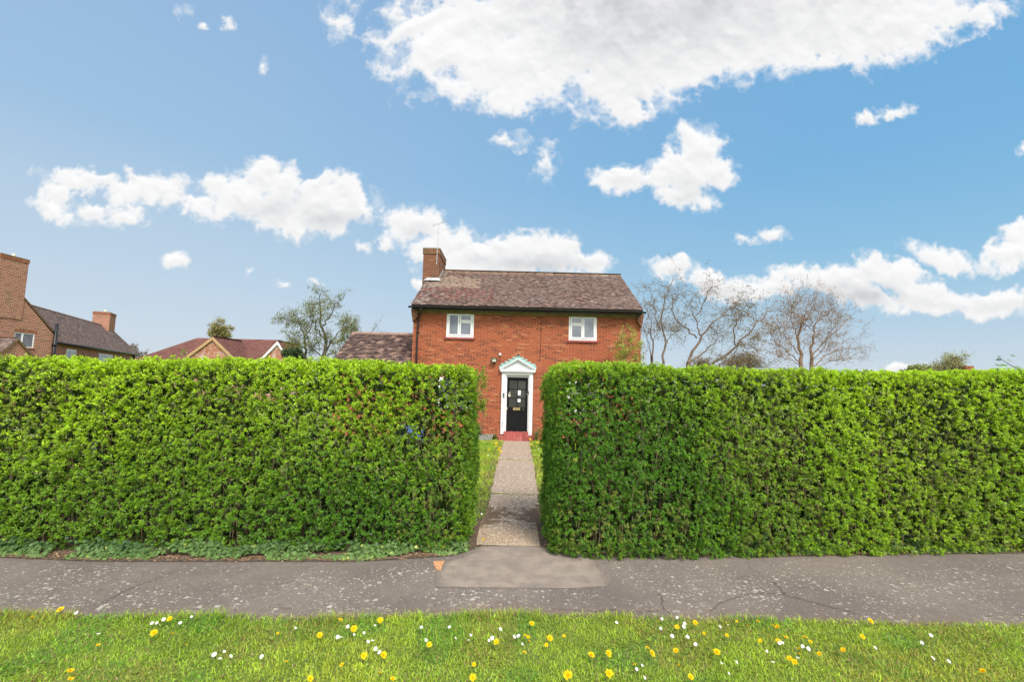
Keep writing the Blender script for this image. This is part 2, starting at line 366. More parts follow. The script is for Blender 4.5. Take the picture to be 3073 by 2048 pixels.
M['concrete'] = plain('grey_concrete', (.30, .29, .27), .9, .2, 12, bmp=.01)
M['blue'] = plain('blue_plastic', (.09, .17, .40), .4, .1, 6)
M['bark'] = colmat('bark', .9, .3, 18, spec=.1, bmp=.01)
M['leaf'] = colmat('leaf', .42, .12, 60, transl=.30, spec=.45)
M['ivy'] = colmat('ivy_leaf', .55, .15, 60, transl=.1, spec=.25)
M['grassblade'] = colmat('grass_blade', .5, .15, 8, transl=.30, spec=.3)
M['petal'] = colmat('petal', .6, .08, 80, transl=.2, spec=.2)
M['litter'] = colmat('litter', .9, .3, 60, spec=.1)
M['stem'] = plain('green_stem', (.16, .20, .05), .6, .2, 20)
def glassmat(name, col, rough=.06, mix=.0, spec=.9):
    m, nt, b = newmat(name); oc = objco(nt); n = nt.noise(oc, 1.6, 3, .5)
    nt.l(nt.mix(nt.ss(n.outputs[0], .35, .65), tuple(x*.8 for x in col), tuple(x*1.2 for x in col)), b.inputs['Base Color'])
    b.inputs['Roughness'].default_value = rough; b.inputs['Specular IOR Level'].default_value = spec
    return m
M['glass'] = glassmat('window_glass_over_net', (.17, .18, .205), .03, spec=1.0)
M['doorglass'] = glassmat('door_glass', (.055, .056, .048), .3, spec=.3)
M['darkglass'] = glassmat('dark_glass', (.12, .12, .13))

m = brickmat('red_painted_brick', (.42, .115, .10), (.36, .09, .08), (.27, .075, .065), (.25, .065, .055), (.42, .15, .12), bw=.3, rh=.115, soldier=True); M['redpaint'] = m
# ground materials
m, nt, b = newmat('asphalt'); oc = objco(nt)
fine = nt.noise(oc, 260, 3, .7); mid = nt.noise(oc, 14, 5, .65); big = nt.noise(oc, .8, 4, .6)
base = nt.mix(nt.ss(big.outputs[0], .35, .65), (.158, .128, .110), (.232, .190, .156))
base = nt.mix(nt.ss(mid.outputs[0], .35, .7, 0, .5), base, (.12, .100, .090))
base = nt.mix(nt.ss(fine.outputs[0], .45, .75, 0, .45), base, (.34, .30, .26))
base = nt.mix(nt.ss(nt.noise(oc, 150, 2).outputs[0], .3, .48, .5, 0), base, (.05, .045, .045))
# lichen: rounded pale spots of several sizes, crowded in drifts
wo = nt.vmath('ADD', oc, nt.vmath('SCALE', nt.vmath('SUBTRACT', nt.noise(oc, 40, 4, .6).outputs['Color'], (.5, .5, .5)), scale=.045))
crowd = nt.noise(oc, 1.5, 4, .6)
seps = nt.n('ShaderNodeSeparateXYZ'); nt.l(oc, seps.inputs[0])
lich = None
for sc_, th, wd in ((13, .175, .10), (24, .20, .12), (48, .22, .14)):
    v = nt.vor(nt.vmath('ADD', wo, (sc_, 0, 0)), sc_); pick = nt.n('ShaderNodeSeparateColor'); nt.l(v.outputs['Color'], pick.inputs[0])
    r_ = nt.math('MULTIPLY', nt.ss(nt.math('ADD', pick.outputs[0], nt.math('MULTIPLY', crowd.outputs[0], 1.3)), 1.08, 1.75), th*2.0)
    a_ = nt.ss(nt.math('SUBTRACT', r_, v.outputs['Distance']), 0.0, .05)
    lich = a_ if lich is None else nt.math('MAXIMUM', lich, a_)
strip = nt.n('ShaderNodeAttribute'); strip.attribute_name = 'Col'
ssep = nt.n('ShaderNodeSeparateColor'); nt.l(strip.outputs['Color'], ssep.inputs[0])
lich = nt.math('MULTIPLY', nt.math('MULTIPLY', lich, nt.ss(nt.noise(oc, 90, 3, .7).outputs[0], .28, .5, .35, 1)), ssep.outputs[0])
base = nt.mix(nt.math('MULTIPLY', lich, .8), base, nt.mix(nt.ss(nt.noise(oc, 3, 2).outputs[0], .4, .6), (.66, .62, .54), (.50, .45, .36)))
base = nt.mix(nt.math('MULTIPLY', ssep.outputs[1], nt.ss(nt.noise(oc, 9, 5, .7).outputs[0], .35, .65, .15, .7)), base, (.23, .14, .09))
nt.l(base, b.inputs['Base Color']); b.inputs['Roughness'].default_value = .85; b.inputs['Specular IOR Level'].default_value = .25
bump(nt, b, nt.math('ADD', fine.outputs[0], nt.math('MULTIPLY', lich, .8)), .006, .9); M['asphalt'] = m

m, nt, b = newmat('patch_asphalt'); oc = objco(nt)
fine = nt.noise(oc, 240, 3, .7); mid = nt.noise(oc, 5, 5, .6)
base = nt.mix(nt.ss(mid.outputs[0], .35, .65), (.205, .160, .130), (.290, .235, .185))
base = nt.mix(nt.ss(fine.outputs[0], .4, .75, 0, .4), base, (.45, .39, .32))
base = nt.mix(nt.ss(nt.noise(oc, 130, 2).outputs[0], .3, .46, .45, 0), base, (.10, .085, .075))
base = nt.mix(nt.ss(nt.vor(oc, 30).outputs['Distance'], .05, .10, .5, 0), base, (.6, .55, .48))
base = nt.mix(nt.ss(nt.noise(oc, 1.7, 3).outputs[0], .5, .75, 0, .6), base, (.17, .145, .13))
pe_ = nt.n('ShaderNodeAttribute'); pe_.attribute_name = 'Col'; base = nt.mix(nt.ss(nt.math('ADD', nt.vmath('DOT_PRODUCT', pe_.outputs['Color'], (.33, .33, .34)), nt.math('MULTIPLY', nt.math('SUBTRACT', nt.noise(oc, 18, 5, .7).outputs[0], .5), 1.1)), .05, .6), (.165, .132, .112), base)
nt.l(base, b.inputs['Base Color']); b.inputs['Roughness'].default_value = .9; bump(nt, b, fine.outputs[0], .005, .8); M['patch'] = m

m, nt, b = newmat('exposed_aggregate'); oc = objco(nt)
v = nt.vor(oc, 48); vc = nt.n('ShaderNodeSeparateColor'); nt.l(v.outputs['Color'], vc.inputs[0])
stone = nt.ramp(vc.outputs[0], [(0, (.13, .08, .05)), (.35, (.32, .225, .15)), (.7, (.49, .37, .26)), (.9, (.64, .52, .38)), (1, (.88, .83, .74))])
base = nt.mix(nt.ss(v.outputs['Distance'], .35, .75), stone, (.22, .165, .12))
big = nt.noise(oc, 1.3, 5, .6)
base = nt.mix(nt.ss(big.outputs[0], .4, .65, 0, .35), base, (.36, .28, .21))
at = nt.n('ShaderNodeAttribute'); at.attribute_name = 'Col'; sa = nt.n('ShaderNodeSeparateColor'); nt.l(at.outputs['Color'], sa.inputs[0])
mo = nt.noise(oc, 7, 6, .72)
mossm = nt.math('MULTIPLY', nt.ss(nt.math('ADD', mo.outputs[0], nt.math('MULTIPLY', sa.outputs[1], .34)), .62, .70), nt.math('GREATER_THAN', sa.outputs[1], .03))
base = nt.mix(nt.math('MULTIPLY', mossm, .82), base, (.085, .046, .016))
base = nt.mix(nt.math('MULTIPLY', sa.outputs[0], .35), base, (.50, .36, .23))
nt.l(base, b.inputs['Base Color']); b.inputs['Roughness'].default_value = .9; bump(nt, b, nt.math('SUBTRACT', 1.0, v.outputs['Distance']), .006, .9); M['aggregate'] = m

m, nt, b = newmat('turf'); oc = objco(nt)
n1 = nt.noise(oc, 3, 6, .65); n2 = nt.noise(oc, 60, 4, .7)
base = nt.mix(nt.ss(n1.outputs[0], .3, .7), (.13, .22, .022), (.24, .30, .04)); base = nt.mix(nt.ss(n2.outputs[0], .35, .65, .5, 0), base, (.055, .065, .018))
base = nt.mix(nt.ss(nt.noise(oc, 9, 5, .7).outputs[0], .62, .75, 0, .6), base, (.20, .15, .075))
nt.l(base, b.inputs['Base Color']); b.inputs['Roughness'].default_value = .95; bump(nt, b, n2.outputs[0], .02); M['turf'] = m
m, nt, b = newmat('soil'); oc = objco(nt); n1 = nt.noise(oc, 30, 6, .7)
nt.l(nt.mix(nt.ss(n1.outputs[0], .3, .7), (.045, .030, .020), (.19, .125, .08)), b.inputs['Base Color']); b.inputs['Roughness'].default_value = 1; bump(nt, b, n1.outputs[0], .02); M['soil'] = m

# ---------------------------------------------------------------- ground
def sheet(name, poly, z, mat, colf=None, nx=1):
    mb = MB(); mb.add([(p[0], p[1], z) for p in poly], np.array([list(range(len(poly)))])); return tag(mb.build(name, mat), kind='structure')
mb = MB(); mb.add([(-900, -60, -.03), (900, -60, -.03), (900, 1500, -.03), (-900, 1500, -.03)], np.array([[0, 1, 2, 3]]))
tag(mb.build('ground', M['turf']), kind='structure')

GE = [pz(sx, sy) for sx, sy in ((0, 1850), (250, 1857), (600, 1858), (900, 1868), (1250, 1857), (1500, 1850), (1800, 1856), (2100, 1868), (2400, 1870), (2700, 1880), (3073, 1888))]   # grass / pavement edge
HB = [pz(sx, sy) for sx, sy in ((0, 1672), (300, 1684), (700, 1684), (1100, 1684), (1380, 1666), (1435, 1642), (1640, 1640), (1660, 1660), (1900, 1668), (2300, 1670), (2700, 1664), (3073, 1660))]  # pavement / hedge bed edge
gx = np.array([p[0] for p in GE]); gy_ = np.array([p[1] for p in GE]); hx = np.array([p[0] for p in HB]); hy = np.array([p[1] for p in HB])
def gedge(x): return np.interp(x, gx, gy_)
def hedge_y(x): return np.interp(x, hx, hy)
NX = 260; xs = np.linspace(-16, 16, NX); NY = 26
Y0 = gedge(xs)-.12; Y1 = hedge_y(xs)+.02
V = []; C = []
for j in range(NY):
    t = j/(NY-1); y = Y0+(Y1-Y0)*t
    V.append(np.stack([xs, y, np.full(NX, .004)], 1))
    lich = np.clip((.97-t)/.20, 0, 1)*np.clip(.25+t*3, 0, 1); near = np.clip((.22-t)/.22, 0, 1)
    C.append(np.stack([np.full(NX, lich), np.full(NX, near), np.zeros(NX)], 1))
V = np.vstack(V); C = np.vstack(C); i = np.arange(NY-1)[:, None]*NX; j = np.arange(NX-1)[None, :]
Fq = np.stack([i+j, i+j+1, i+j+NX+1, i+j+NX], -1).reshape(-1, 4)
pav = MB().add(V, Fq, C).build('pavement', M['asphalt']); tag(pav, kind='structure')
# newer, paler surfacing across the entrance, 4 mm above
pp = [pz(*q, z=.008) for q in ((1309, 1765), (1305, 1722), (1330, 1690), (1420, 1662), (1437, 1642), (1520, 1638), (1630, 1642), (1700, 1666), (1780, 1672), (1790, 1700), (1832, 1745), (1822, 1762), (1700, 1768), (1500, 1766))]
pp = resampled(pp+[pp[0]], 90)[:-1]; ctr = pp.mean(0); npp = len(pp)
soft = np.interp(pp[:, 0], [-1.1, -.3, .6, 1.2], [0.0, .25, .45, .2])[:, None]
ring = [pp, ctr+(pp-ctr)*.80, ctr+(pp-ctr)*.55]; k = np.arange(npp); k2 = (k+1) % npp
tag(MB().add(np.vstack(ring+[ctr[None]]), [np.stack([k+a*npp, k2+a*npp, k2+(a+1)*npp, k+(a+1)*npp], 1) for a in (0, 1)]+[np.stack([k+2*npp, k2+2*npp, np.full(npp, 3*npp)], 1)], np.vstack([soft*np.ones((1, 3)), np.ones((2*npp+1, 3))])).build('pavement_patch', M['patch']), kind='structure')
pp = [pz(*q, z=.0125) for q in ((1300, 1686), (1335, 1684), (1327, 1700), (1322, 1714), (1310, 1712), (1303, 1700))]
tag(MB().add(pp, np.array([list(range(len(pp)))])).build('orange_stain', plain('orange_stain', (.50, .25, .12), .9, .3, 40)), kind='structure')
# cracks: thin dark seams
mcr = plain('crack', (.050, .038, .034), 1, .3, 50); mcb = plain('mossy_crack', (.10, .05, .03), 1, .5, 30)
def crack(pts, w, mat):
    p = np.array([pz(sx, sy, .0125)[:2] for sx, sy in pts]); p = resampled(p, max(4, int(len(pts)*9)))
    p += (rng.random(p.shape)-.5)*.018; t = unit(np.gradient(p, axis=0)); nrm = np.stack([-t[:, 1], t[:, 0]], 1)
    ww = (w*(.25+.65*rng.random(len(p)))*np.minimum(1, np.minimum(np.arange(len(p)), np.arange(len(p))[::-1])/3+.2))[:, None]
    L = p+nrm*ww; R = p-nrm*ww; n = len(p); V = np.vstack([np.c_[L, np.full(n, .0125)], np.c_[R, np.full(n, .0125)]])
    k = np.arange(n-1); Fq = np.stack([k, k+1, k+n+1, k+n], 1); o = MB().add(V, Fq).build('crack', mat, pav)
crack([(1976, 1782), (1990, 1800), (1986, 1815), (1992, 1828), (2015, 1845)], .0045, mcr)
crack([(1635, 1830), (1700, 1830), (1760, 1835), (1840, 1832), (1900, 1840), (1960, 1834), (1992, 1830)], .0035, mcb)
crack([(2316, 1744), (2340, 1765), (2357, 1786), (2400, 1798), (2450, 1812), (2500, 1825), (2545, 1834), (2570, 1845)], .006, mcr)
crack([(2357, 1786), (2310, 1781), (2275, 1781), (2230, 1787), (2195, 1798), (2160, 1812), (2130, 1838)], .0045, mcb)
crack([(2240, 1690), (2260, 1712), (2300, 1735)], .003, mcr)
crack([(290, 1818), (340, 1794), (385, 1768), (430, 1752), (480, 1735), (530, 1712)], .0045, mcr)
crack([(300, 1852), (420, 1855), (500, 1840), (560, 1835)], .003, mcb)
crack([(780, 1826), (840, 1825), (880, 1826)], .003, mcb)
crack([(1340, 1810), (1375, 1772)], .0018, plain('pale_scratch', (.4, .36, .32), .9))

# verge turf and garden lawn
vx = np.linspace(-16, 16, 120)
Vv = np.vstack([np.c_[vx, np.full(120, -8.0), np.full(120, .012)], np.c_[vx, gedge(vx)-.02, np.full(120, .012)], np.c_[vx, gedge(vx)+.01, np.full(120, -.02)]])
k = np.arange(119); Fq = np.vstack([np.stack([k, k+1, k+121, k+120], 1), np.stack([k+120, k+121, k+241, k+240], 1)])
tag(MB().add(Vv, Fq).build('grass_verge', M['turf']), kind='structure')
tag(MB().add([(-14, 6.0, -.008), (14, 6.0, -.008), (14, 30, -.008), (-14, 30, -.008)], np.array([[0, 1, 2, 3]])).build('lawn', M['turf']), kind='structure')
sx_ = np.r_[np.linspace(-16, -.5, 60), np.linspace(.42, 16, 60)]
for a, bb in ((-16, -.40), (.43, 16)):
    q = np.linspace(a, bb, 60); n = 60
    V = np.vstack([np.c_[q, hedge_y(q)-.05, np.full(n, .014)], np.c_[q, np.full(n, 7.3), np.full(n, .014)]]); k = np.arange(n-1)
    tag(MB().add(V, np.stack([k, k+1, k+n+1, k+n], 1)).build('hedge_bed', M['soil']), kind='structure')

# garden path in concrete slabs with exposed stones
def c7(x, y): return (1300+x/3.136, 1250+y/3.136)
Lp = [(672, 212), (660, 240), (635, 330), (612, 415), (575, 560), (546, 700), (540, 745), (515, 830), (480, 950), (430, 1030), (405, 1090), (410, 1180), (430, 1240)]
Rp = [(898, 212), (905, 240), (920, 330), (936, 415), (962, 560), (982, 700), (990, 745), (1000, 830), (1012, 950), (1030, 1040), (1045, 1110), (1065, 1190), (1085, 1240)]
Lw = np.array([pz(*c7(*q))[:2] for q in Lp]); Rw = np.array([pz(*c7(*q))[:2] for q in Rp])
ysort = lambda a: a[np.argsort(a[:, 1])]
Lw, Rw = ysort(Lw), ysort(Rw)
def path_x(y): return np.interp(y, Lw[:, 1], Lw[:, 0]), np.interp(y, Rw[:, 1], Rw[:, 0])
yj = [hedge_y(0.0)-.02, pz(*c7(760, 742))[1], pz(*c7(760, 417))[1], pz(*c7(780, 212))[1]]
mbp = MB()
for a, bb in zip(yj[:-1], yj[1:]):
    ys = np.linspace(a+.012, bb-.012, 40); nx = 18; V = []; C = []
    for y in ys:
        l, r = path_x(y); l += (vn([[y, 0, 0]], 4, 3)[0]-.5)*.05; r += (vn([[y, 9, 0]], 4, 4)[0]-.5)*.05
        q = np.linspace(l, r, nx); V.append(np.c_[q, np.full(nx, y), np.full(nx, .012)])
        sand = np.clip((yj[0]+.85-y)/.5, 0, 1); moss = np.clip(1-abs(y-(yj[0]+1.35))/.85, 0, 1); ex = np.abs(np.linspace(-1, 1, nx))
        C.append(np.c_[np.full(nx, sand)+.35*(ex > .93), moss*(.55+.9*ex**2), np.zeros(nx)])
    V = np.vstack(V); i = np.arange(39)[:, None]*nx; j = np.arange(nx-1)[None, :]
    mbp.add(V, np.stack([i+j, i+j+1, i+j+nx+1, i+j+nx], -1).reshape(-1, 4), np.clip(np.vstack(C), 0, 1.3))
tag(mbp.build('path', M['aggregate']), kind='structure')
l0, r0 = path_x(8.0)
tag(MB().add([(-.62, yj[0], .003), (.62, yj[0], .003), (.75, yj[3]+.1, .003), (-.4, yj[3]+.1, .003)], np.array([[0, 1, 2, 3]])).build('path_edge_soil', M['soil']), kind='structure')

# grass blades
def grass(name, X, Y, h0, h1, wd, z, tall=None, label=None):
    n = len(X); P = np.c_[X, Y, np.full(n, z)]
    h = h0+(h1-h0)*rng.random(n)**1.6; cl = vn(P, 2.3, 5); h *= .6+.9*cl
    if tall is not None: h *= tall
    a = rng.random(n)*2*pi; lean = (.4+1.3*rng.random(n))*h; D = np.c_[np.cos(a), np.sin(a), np.zeros(n)]; a2 = a+pi/2+(rng.random(n)-.5); S = np.c_[np.cos(a2), np.sin(a2), np.zeros(n)]
    w = (wd*(.6+.8*rng.random(n)))[:, None]; Z = np.array([[0, 0, 1.0]]); h = h[:, None]; lean = lean[:, None]
    V = np.stack([P-S*w, P+S*w, P+D*lean*.35+Z*h*.6+S*w*.8, P+D*lean*.35+Z*h*.6-S*w*.8, P+D*lean+Z*h*(.85)], 1).reshape(-1, 3)
    b_ = np.arange(n)[:, None]*5
    t = vn(P, 1.1, 8)[:, None]; t2 = vn(P, 5.5, 9)[:, None]; r = rng.random((n, 1))
    C = np.array([[.24, .42, .03]])*(1-t)+np.array([[.52, .60, .055]])*t
    C = C*(.65+.6*r)*(.75+.5*t2); dry = rng.random((n, 1)) < (.06+.20*(t2 > .68)*(1-t)); C = np.where(dry, np.array([[.36, .28, .12]])*(.6+.6*r), C)
    dk = (vn(P, 3.1, 12)[:, None] > .60) & (rng.random((n, 1)) < .7); C = np.where(dk, C*np.array([[.48, .72, .8]]), C); mossy = (vn(P, 2.1, 44)[:, None] > .60) & (rng.random((n, 1)) < .45); C = np.where(mossy, np.array([[.36, .32, .07]])*(.6+.7*r), C)
    mb = MB().add(V, [b_+np.array([[0, 1, 2, 3]]), b_+np.array([[3, 2, 4]])], np.repeat(C, 5, 0))
    return tag(mb.build(name, M['grassblade']), label, kind='stuff')
n = 230000
X = (rng.random(n)*2-1)*6.6; Yv = 2.2+rng.random(n)*2.6; ge = gedge(X); keep = (Yv < ge+.02+.05*(rng.random(n)**3)+.05*(vn(np.c_[X, X*0, X*0], 6, 2)-.5)) & (np.abs(X) < Yv*1.25+.6)
X, Yv = X[keep], Yv[keep]; dist = gedge(X)-Yv
tl = 1+1.3*np.clip(1-np.abs(dist-.03)/.12, 0, 1)*(vn(np.c_[X, X*0, X*0], 3.1, 6) > .5)
grass('grass_blades', X, Yv, .010, .036, .0026, .012, tl, 'short green grass of the verge mixed with moss and dry blades')
n = 60000
X = (rng.random(n)*2-1)*2.6; Yv = 6.9+rng.random(n)*9.9; l, r = path_x(Yv); k = (X < l-.0) | (X > r+.0); k &= (np.abs(X) < .14*Yv+.5)
grass('lawn_grass_blades', X[k], Yv[k], .03, .10, .005, -.008, None, 'taller garden grass on both sides of the path')
# weeds in the joints of the path
jx = []; jy = []
for y_, w_ in ((yj[1], .75), (yj[2], .95), (yj[3]-.05, .5)):
    l, r = path_x(y_); k_ = int(260*w_); q = rng.random(k_); q = q**1.5; jx.append(l+(r-l)*q*.95); jy.append(y_+(rng.random(k_)-.5)*.04)
grass('joint_grass', np.concatenate(jx), np.concatenate(jy), .01, .03, .004, .01, None, 'thin grass growing in the joints of the garden path')
# broad weed leaves and clover among the verge grass
n = 26000; X = (rng.random(n)*2-1)*5.6; Yv = 2.4+rng.random(n)*2.2; k = (Yv < gedge(X)-.03) & (vn(np.c_[X, Yv, X*0], 2.2, 31) > .42) & (np.abs(X) < Yv*1.25+.5); X, Yv = X[k], Yv[k]; n = len(X)
a = rng.random(n)*2*pi; el_ = .25+.8*rng.random(n); A = np.c_[np.cos(a)*np.cos(el_), np.sin(a)*np.cos(el_), np.sin(el_)]
cc = np.array([[.22, .34, .04]])*(.6+.8*rng.random((n, 1))); br_ = rng.random((n, 1)) < .17; cc = np.where(br_, np.array([[.20, .11, .05]]), cc)
tag(leaves_into(MB(), np.c_[X, Yv, .014+.02*rng.random(n)], A, np.c_[np.zeros(n), np.zeros(n), np.ones(n)], .012+.022*rng.random(n)**2, .007+.008*rng.random(n), cc).build('clover_leaves', M['leaf']), 'low clover and weed leaves among the verge grass', kind='stuff')

# ---------------------------------------------------------------- hedges
def topz(x, pts):
    px = np.array([p[0] for p in pts]); pzv = np.array([p[2] for p in pts]); return np.interp(x, px, pzv)
def build_hedge(side, label, xa, xb, front, tops, thick, seed):
    # xa = end at the gap, xb = far end; front(x) gives the face
    r = np.random.default_rng(seed); root = empty('privet_hedge', ((xa+xb)/2, float(front(np.array([(xa+xb)/2]))[0])+thick/2, 0), label, 'hedge')
    off = np.array(root.location); sgn = 1 if xb > xa else -1; Lx = abs(xb-xa)
    P = []; D = []; K = []
    def put(p, d, k): P.append(p); D.append(d); K.append(np.full(len(p), k))
    vis = 7.6
    n = int(Lx*2.35*720); x = xa+sgn*Lx*r.random(n); t = r.random(n); z = .0+t*(topz(x, tops)-.0)
    y = front(x); put(np.c_[x, y, z], np.tile([0, -1.0, .35], (n, 1)), 0)
    n = int(Lx*thick*640); x = xa+sgn*Lx*r.random(n); y = front(x)+thick*r.random(n); put(np.c_[x, y, topz(x, tops)], np.tile([0, -.1, 1.0], (n, 1)), 1)
    n = int(thick*2.35*720); y = r.random(n)*thick; z = .03+r.random(n)*2.2; x = np.full(n, xa); put(np.c_[x, front(x)+y, z], np.tile([-sgn, 0, .3], (n, 1)), 2)
    n = int(Lx*2.3*230); x = xa+sgn*Lx*r.random(n); z = .05+r.random(n)*2.25; put(np.c_[x, front(x)+thick, z], np.tile([0, 1.0, .3], (n, 1)), 3)
    P = np.vstack(P); D = np.vstack(D).astype(float); K = np.concatenate(K)
    # rounded shoulders and end, lumpy clipped face
    e = np.abs(P[:, 0]-xa); tz = topz(P[:, 0], tops); tt = (tz-P[:, 2])
    rnd = .13; P[:, 1] += np.where(K == 0, rnd*np.clip(1-tt/rnd/1.5, 0, 1)**2*1.0+.12*np.clip(1-e/.16, 0, 1)**2, 0)
    P[:, 2] -= np.where(K >= 1, 0, 0)+np.where(K == 1, .10*np.clip(1-(P[:, 1]-front(P[:, 0]))/.14, 0, 1)**2+.12*np.clip(1-e/.18, 0, 1)**2, 0)
    P[:, 0] += np.where((K == 2), sgn*(.08*np.clip(1-tt/.18, 0, 1)**2+.10*np.clip(1-(P[:, 1]-front(P[:, 0]))/.18, 0, 1)**2), 0)
    lump = (vn(P, 1.6, seed)-.5)*.13+(vn(P, 6.0, seed+1)-.5)*.10+(vn(P, 13, seed+2)-.5)*.14
    Un = unit(D); P = P+Un*lump[:, None]*np.where(K == 1, .62, .9)[:, None]
    P += Un*(-.10*r.random(len(P))[:, None]**2+.02)
    low = np.clip(1-P[:, 2]/.32, 0, 1); P[:, 1] += np.where(K == 0, .04*low**1.5, 0)
    # thin places where the stems show
    thin = vn(P*np.array([1, 1, .55]), 1.15, seed+5)*.7+vn(P, 4, seed+6)*.3; hf = np.clip(P[:, 2]/2.2, 0, 1)
    band = np.clip(1-np.abs(hf-.68)/.42, 0, 1); pk = np.clip((thin-.50)*3.2, 0, .60)*band
    if side == 'right': pk *= np.where(P[:, 0] < 3.0, .25, .8)
    keep = (r.random(len(P)) > pk) & ~((K < 3) & (vn(P, 7.5, seed+8) > .83) & (hf < .4))
    P, D, K, thin, hf = P[keep], D[keep], K[keep], thin[keep], hf[keep]; n = len(P)
    d = unit(unit(D)+np.array([0, 0, .25])+r.normal(0, .42, (n, 3)))
    ref = unit(r.normal(0, 1, (n, 3))); u = unit(np.cross(d, ref)); w = np.cross(d, u)
    # colour of the sprig: fresh yellow green above, deeper green below, by patches
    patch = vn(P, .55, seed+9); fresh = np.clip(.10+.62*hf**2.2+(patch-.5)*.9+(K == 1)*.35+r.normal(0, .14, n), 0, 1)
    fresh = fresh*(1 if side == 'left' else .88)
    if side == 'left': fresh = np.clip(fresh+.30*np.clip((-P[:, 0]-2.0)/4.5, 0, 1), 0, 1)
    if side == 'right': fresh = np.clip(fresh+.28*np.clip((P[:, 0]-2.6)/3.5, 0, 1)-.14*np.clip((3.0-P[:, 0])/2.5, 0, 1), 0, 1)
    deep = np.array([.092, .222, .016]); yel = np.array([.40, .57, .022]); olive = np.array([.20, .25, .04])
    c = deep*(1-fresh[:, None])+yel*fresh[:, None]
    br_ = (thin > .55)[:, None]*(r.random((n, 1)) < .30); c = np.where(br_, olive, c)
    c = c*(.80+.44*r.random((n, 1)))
    mb = MB(); KL = 8
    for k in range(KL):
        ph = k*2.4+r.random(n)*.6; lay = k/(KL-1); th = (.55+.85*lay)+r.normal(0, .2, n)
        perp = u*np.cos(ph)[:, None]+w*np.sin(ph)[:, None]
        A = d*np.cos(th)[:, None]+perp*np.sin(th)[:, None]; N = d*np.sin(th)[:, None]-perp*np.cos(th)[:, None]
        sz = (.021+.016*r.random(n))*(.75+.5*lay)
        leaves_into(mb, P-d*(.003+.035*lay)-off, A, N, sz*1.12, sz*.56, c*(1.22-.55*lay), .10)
    # inner foliage, larger and sparser, fills the body
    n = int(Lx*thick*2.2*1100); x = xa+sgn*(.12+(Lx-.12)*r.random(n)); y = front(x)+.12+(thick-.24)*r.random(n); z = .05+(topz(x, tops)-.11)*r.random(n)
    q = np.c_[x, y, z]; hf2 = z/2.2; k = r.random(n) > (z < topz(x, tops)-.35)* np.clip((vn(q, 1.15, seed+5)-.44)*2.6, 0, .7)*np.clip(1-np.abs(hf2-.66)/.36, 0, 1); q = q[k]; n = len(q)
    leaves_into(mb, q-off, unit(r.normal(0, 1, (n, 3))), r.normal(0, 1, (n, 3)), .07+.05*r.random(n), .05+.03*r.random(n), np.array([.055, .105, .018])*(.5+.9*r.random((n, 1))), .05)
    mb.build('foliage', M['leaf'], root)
    # stems
    ms = MB(); ns = int(Lx*64)
    for i in range(ns):
        x = xa+sgn*(.10+(Lx-.1)*r.random()); y = float(front(np.array([x]))[0])+.10+(.12 if i % 3 else thick*.8)*r.random(); z0 = .05 if i % 2 else .3+.9*r.random(); ln = .6+1.3*r.random()
        hmax = float(topz(np.array([x]), tops)[0])-.06; p = [(x, y+.1, z0)]
        dx, dy = r.normal(0, .07), r.normal(-.02, .03); m_ = 6
        for s_ in range(m_): p.append((p[-1][0]+dx*ln/m_*2+r.normal(0, .012) if sgn*(p[-1][0]-xa) > .12 else p[-1][0]+sgn*.01, p[-1][1]+dy*ln/m_+r.normal(0, .012), min(hmax, p[-1][2]+ln/m_)))
        g_ = r.random(); col = (np.array([.24, .15, .085])*(1-g_)+np.array([.42, .33, .22])*g_)
        ms.tube(np.array(p)-off, np.linspace(.006, .002, m_+1)*(.7+.7*r.random()), 4, col, False)
    ms.build('stems', M['bark'], root)
    return root, seed
lf = [pz(0, 1660), pz(700, 1668), pz(1300, 1668), pz(1425, 1658)]
rf = [pz(1650, 1680), pz(1800, 1692), pz(2300, 1684), pz(3073, 1670)]
def frontl(x): return np.interp(x, [-12, *[p[0] for p in lf]], [lf[0][1]-.3, *[p[1] for p in lf]])+.05
def frontr(x): return np.interp(x, [*[p[0] for p in rf], 12], [*[p[1] for p in rf], rf[-1][1]+.2])+.05
def tp(sx, sy, fr):
    y = 5.6
    for _ in range(4): p = py(sx, sy, y); y = float(fr(np.array([p[0]]))[0])
    return p
TL = [tp(sx, sy, frontl) for sx, sy in ((0, 1080), (400, 1082), (700, 1083), (1100, 1094), (1400, 1100), (1436, 1106))]; TL = [np.array([-14, 0, TL[0][2]])]+TL
TR = [tp(sx, sy, frontr) for sx, sy in ((1640, 1092), (1800, 1090), (2100, 1100), (2300, 1110), (2600, 1118), (2700, 1124), (2850, 1117), (3073, 1116))]; TR = TR+[np.array([14, 0, TR[-1][2]])]
build_hedge('left', 'clipped privet hedge left of the garden path, yellower with brown stems showing through', -.50, -9.2, frontl, TL, 1.15, 21)
build_hedge('right', 'clipped privet hedge right of the garden path, denser and deeper green with a bulging foot', .535, 9.4, frontr, TR, 1.35, 55)

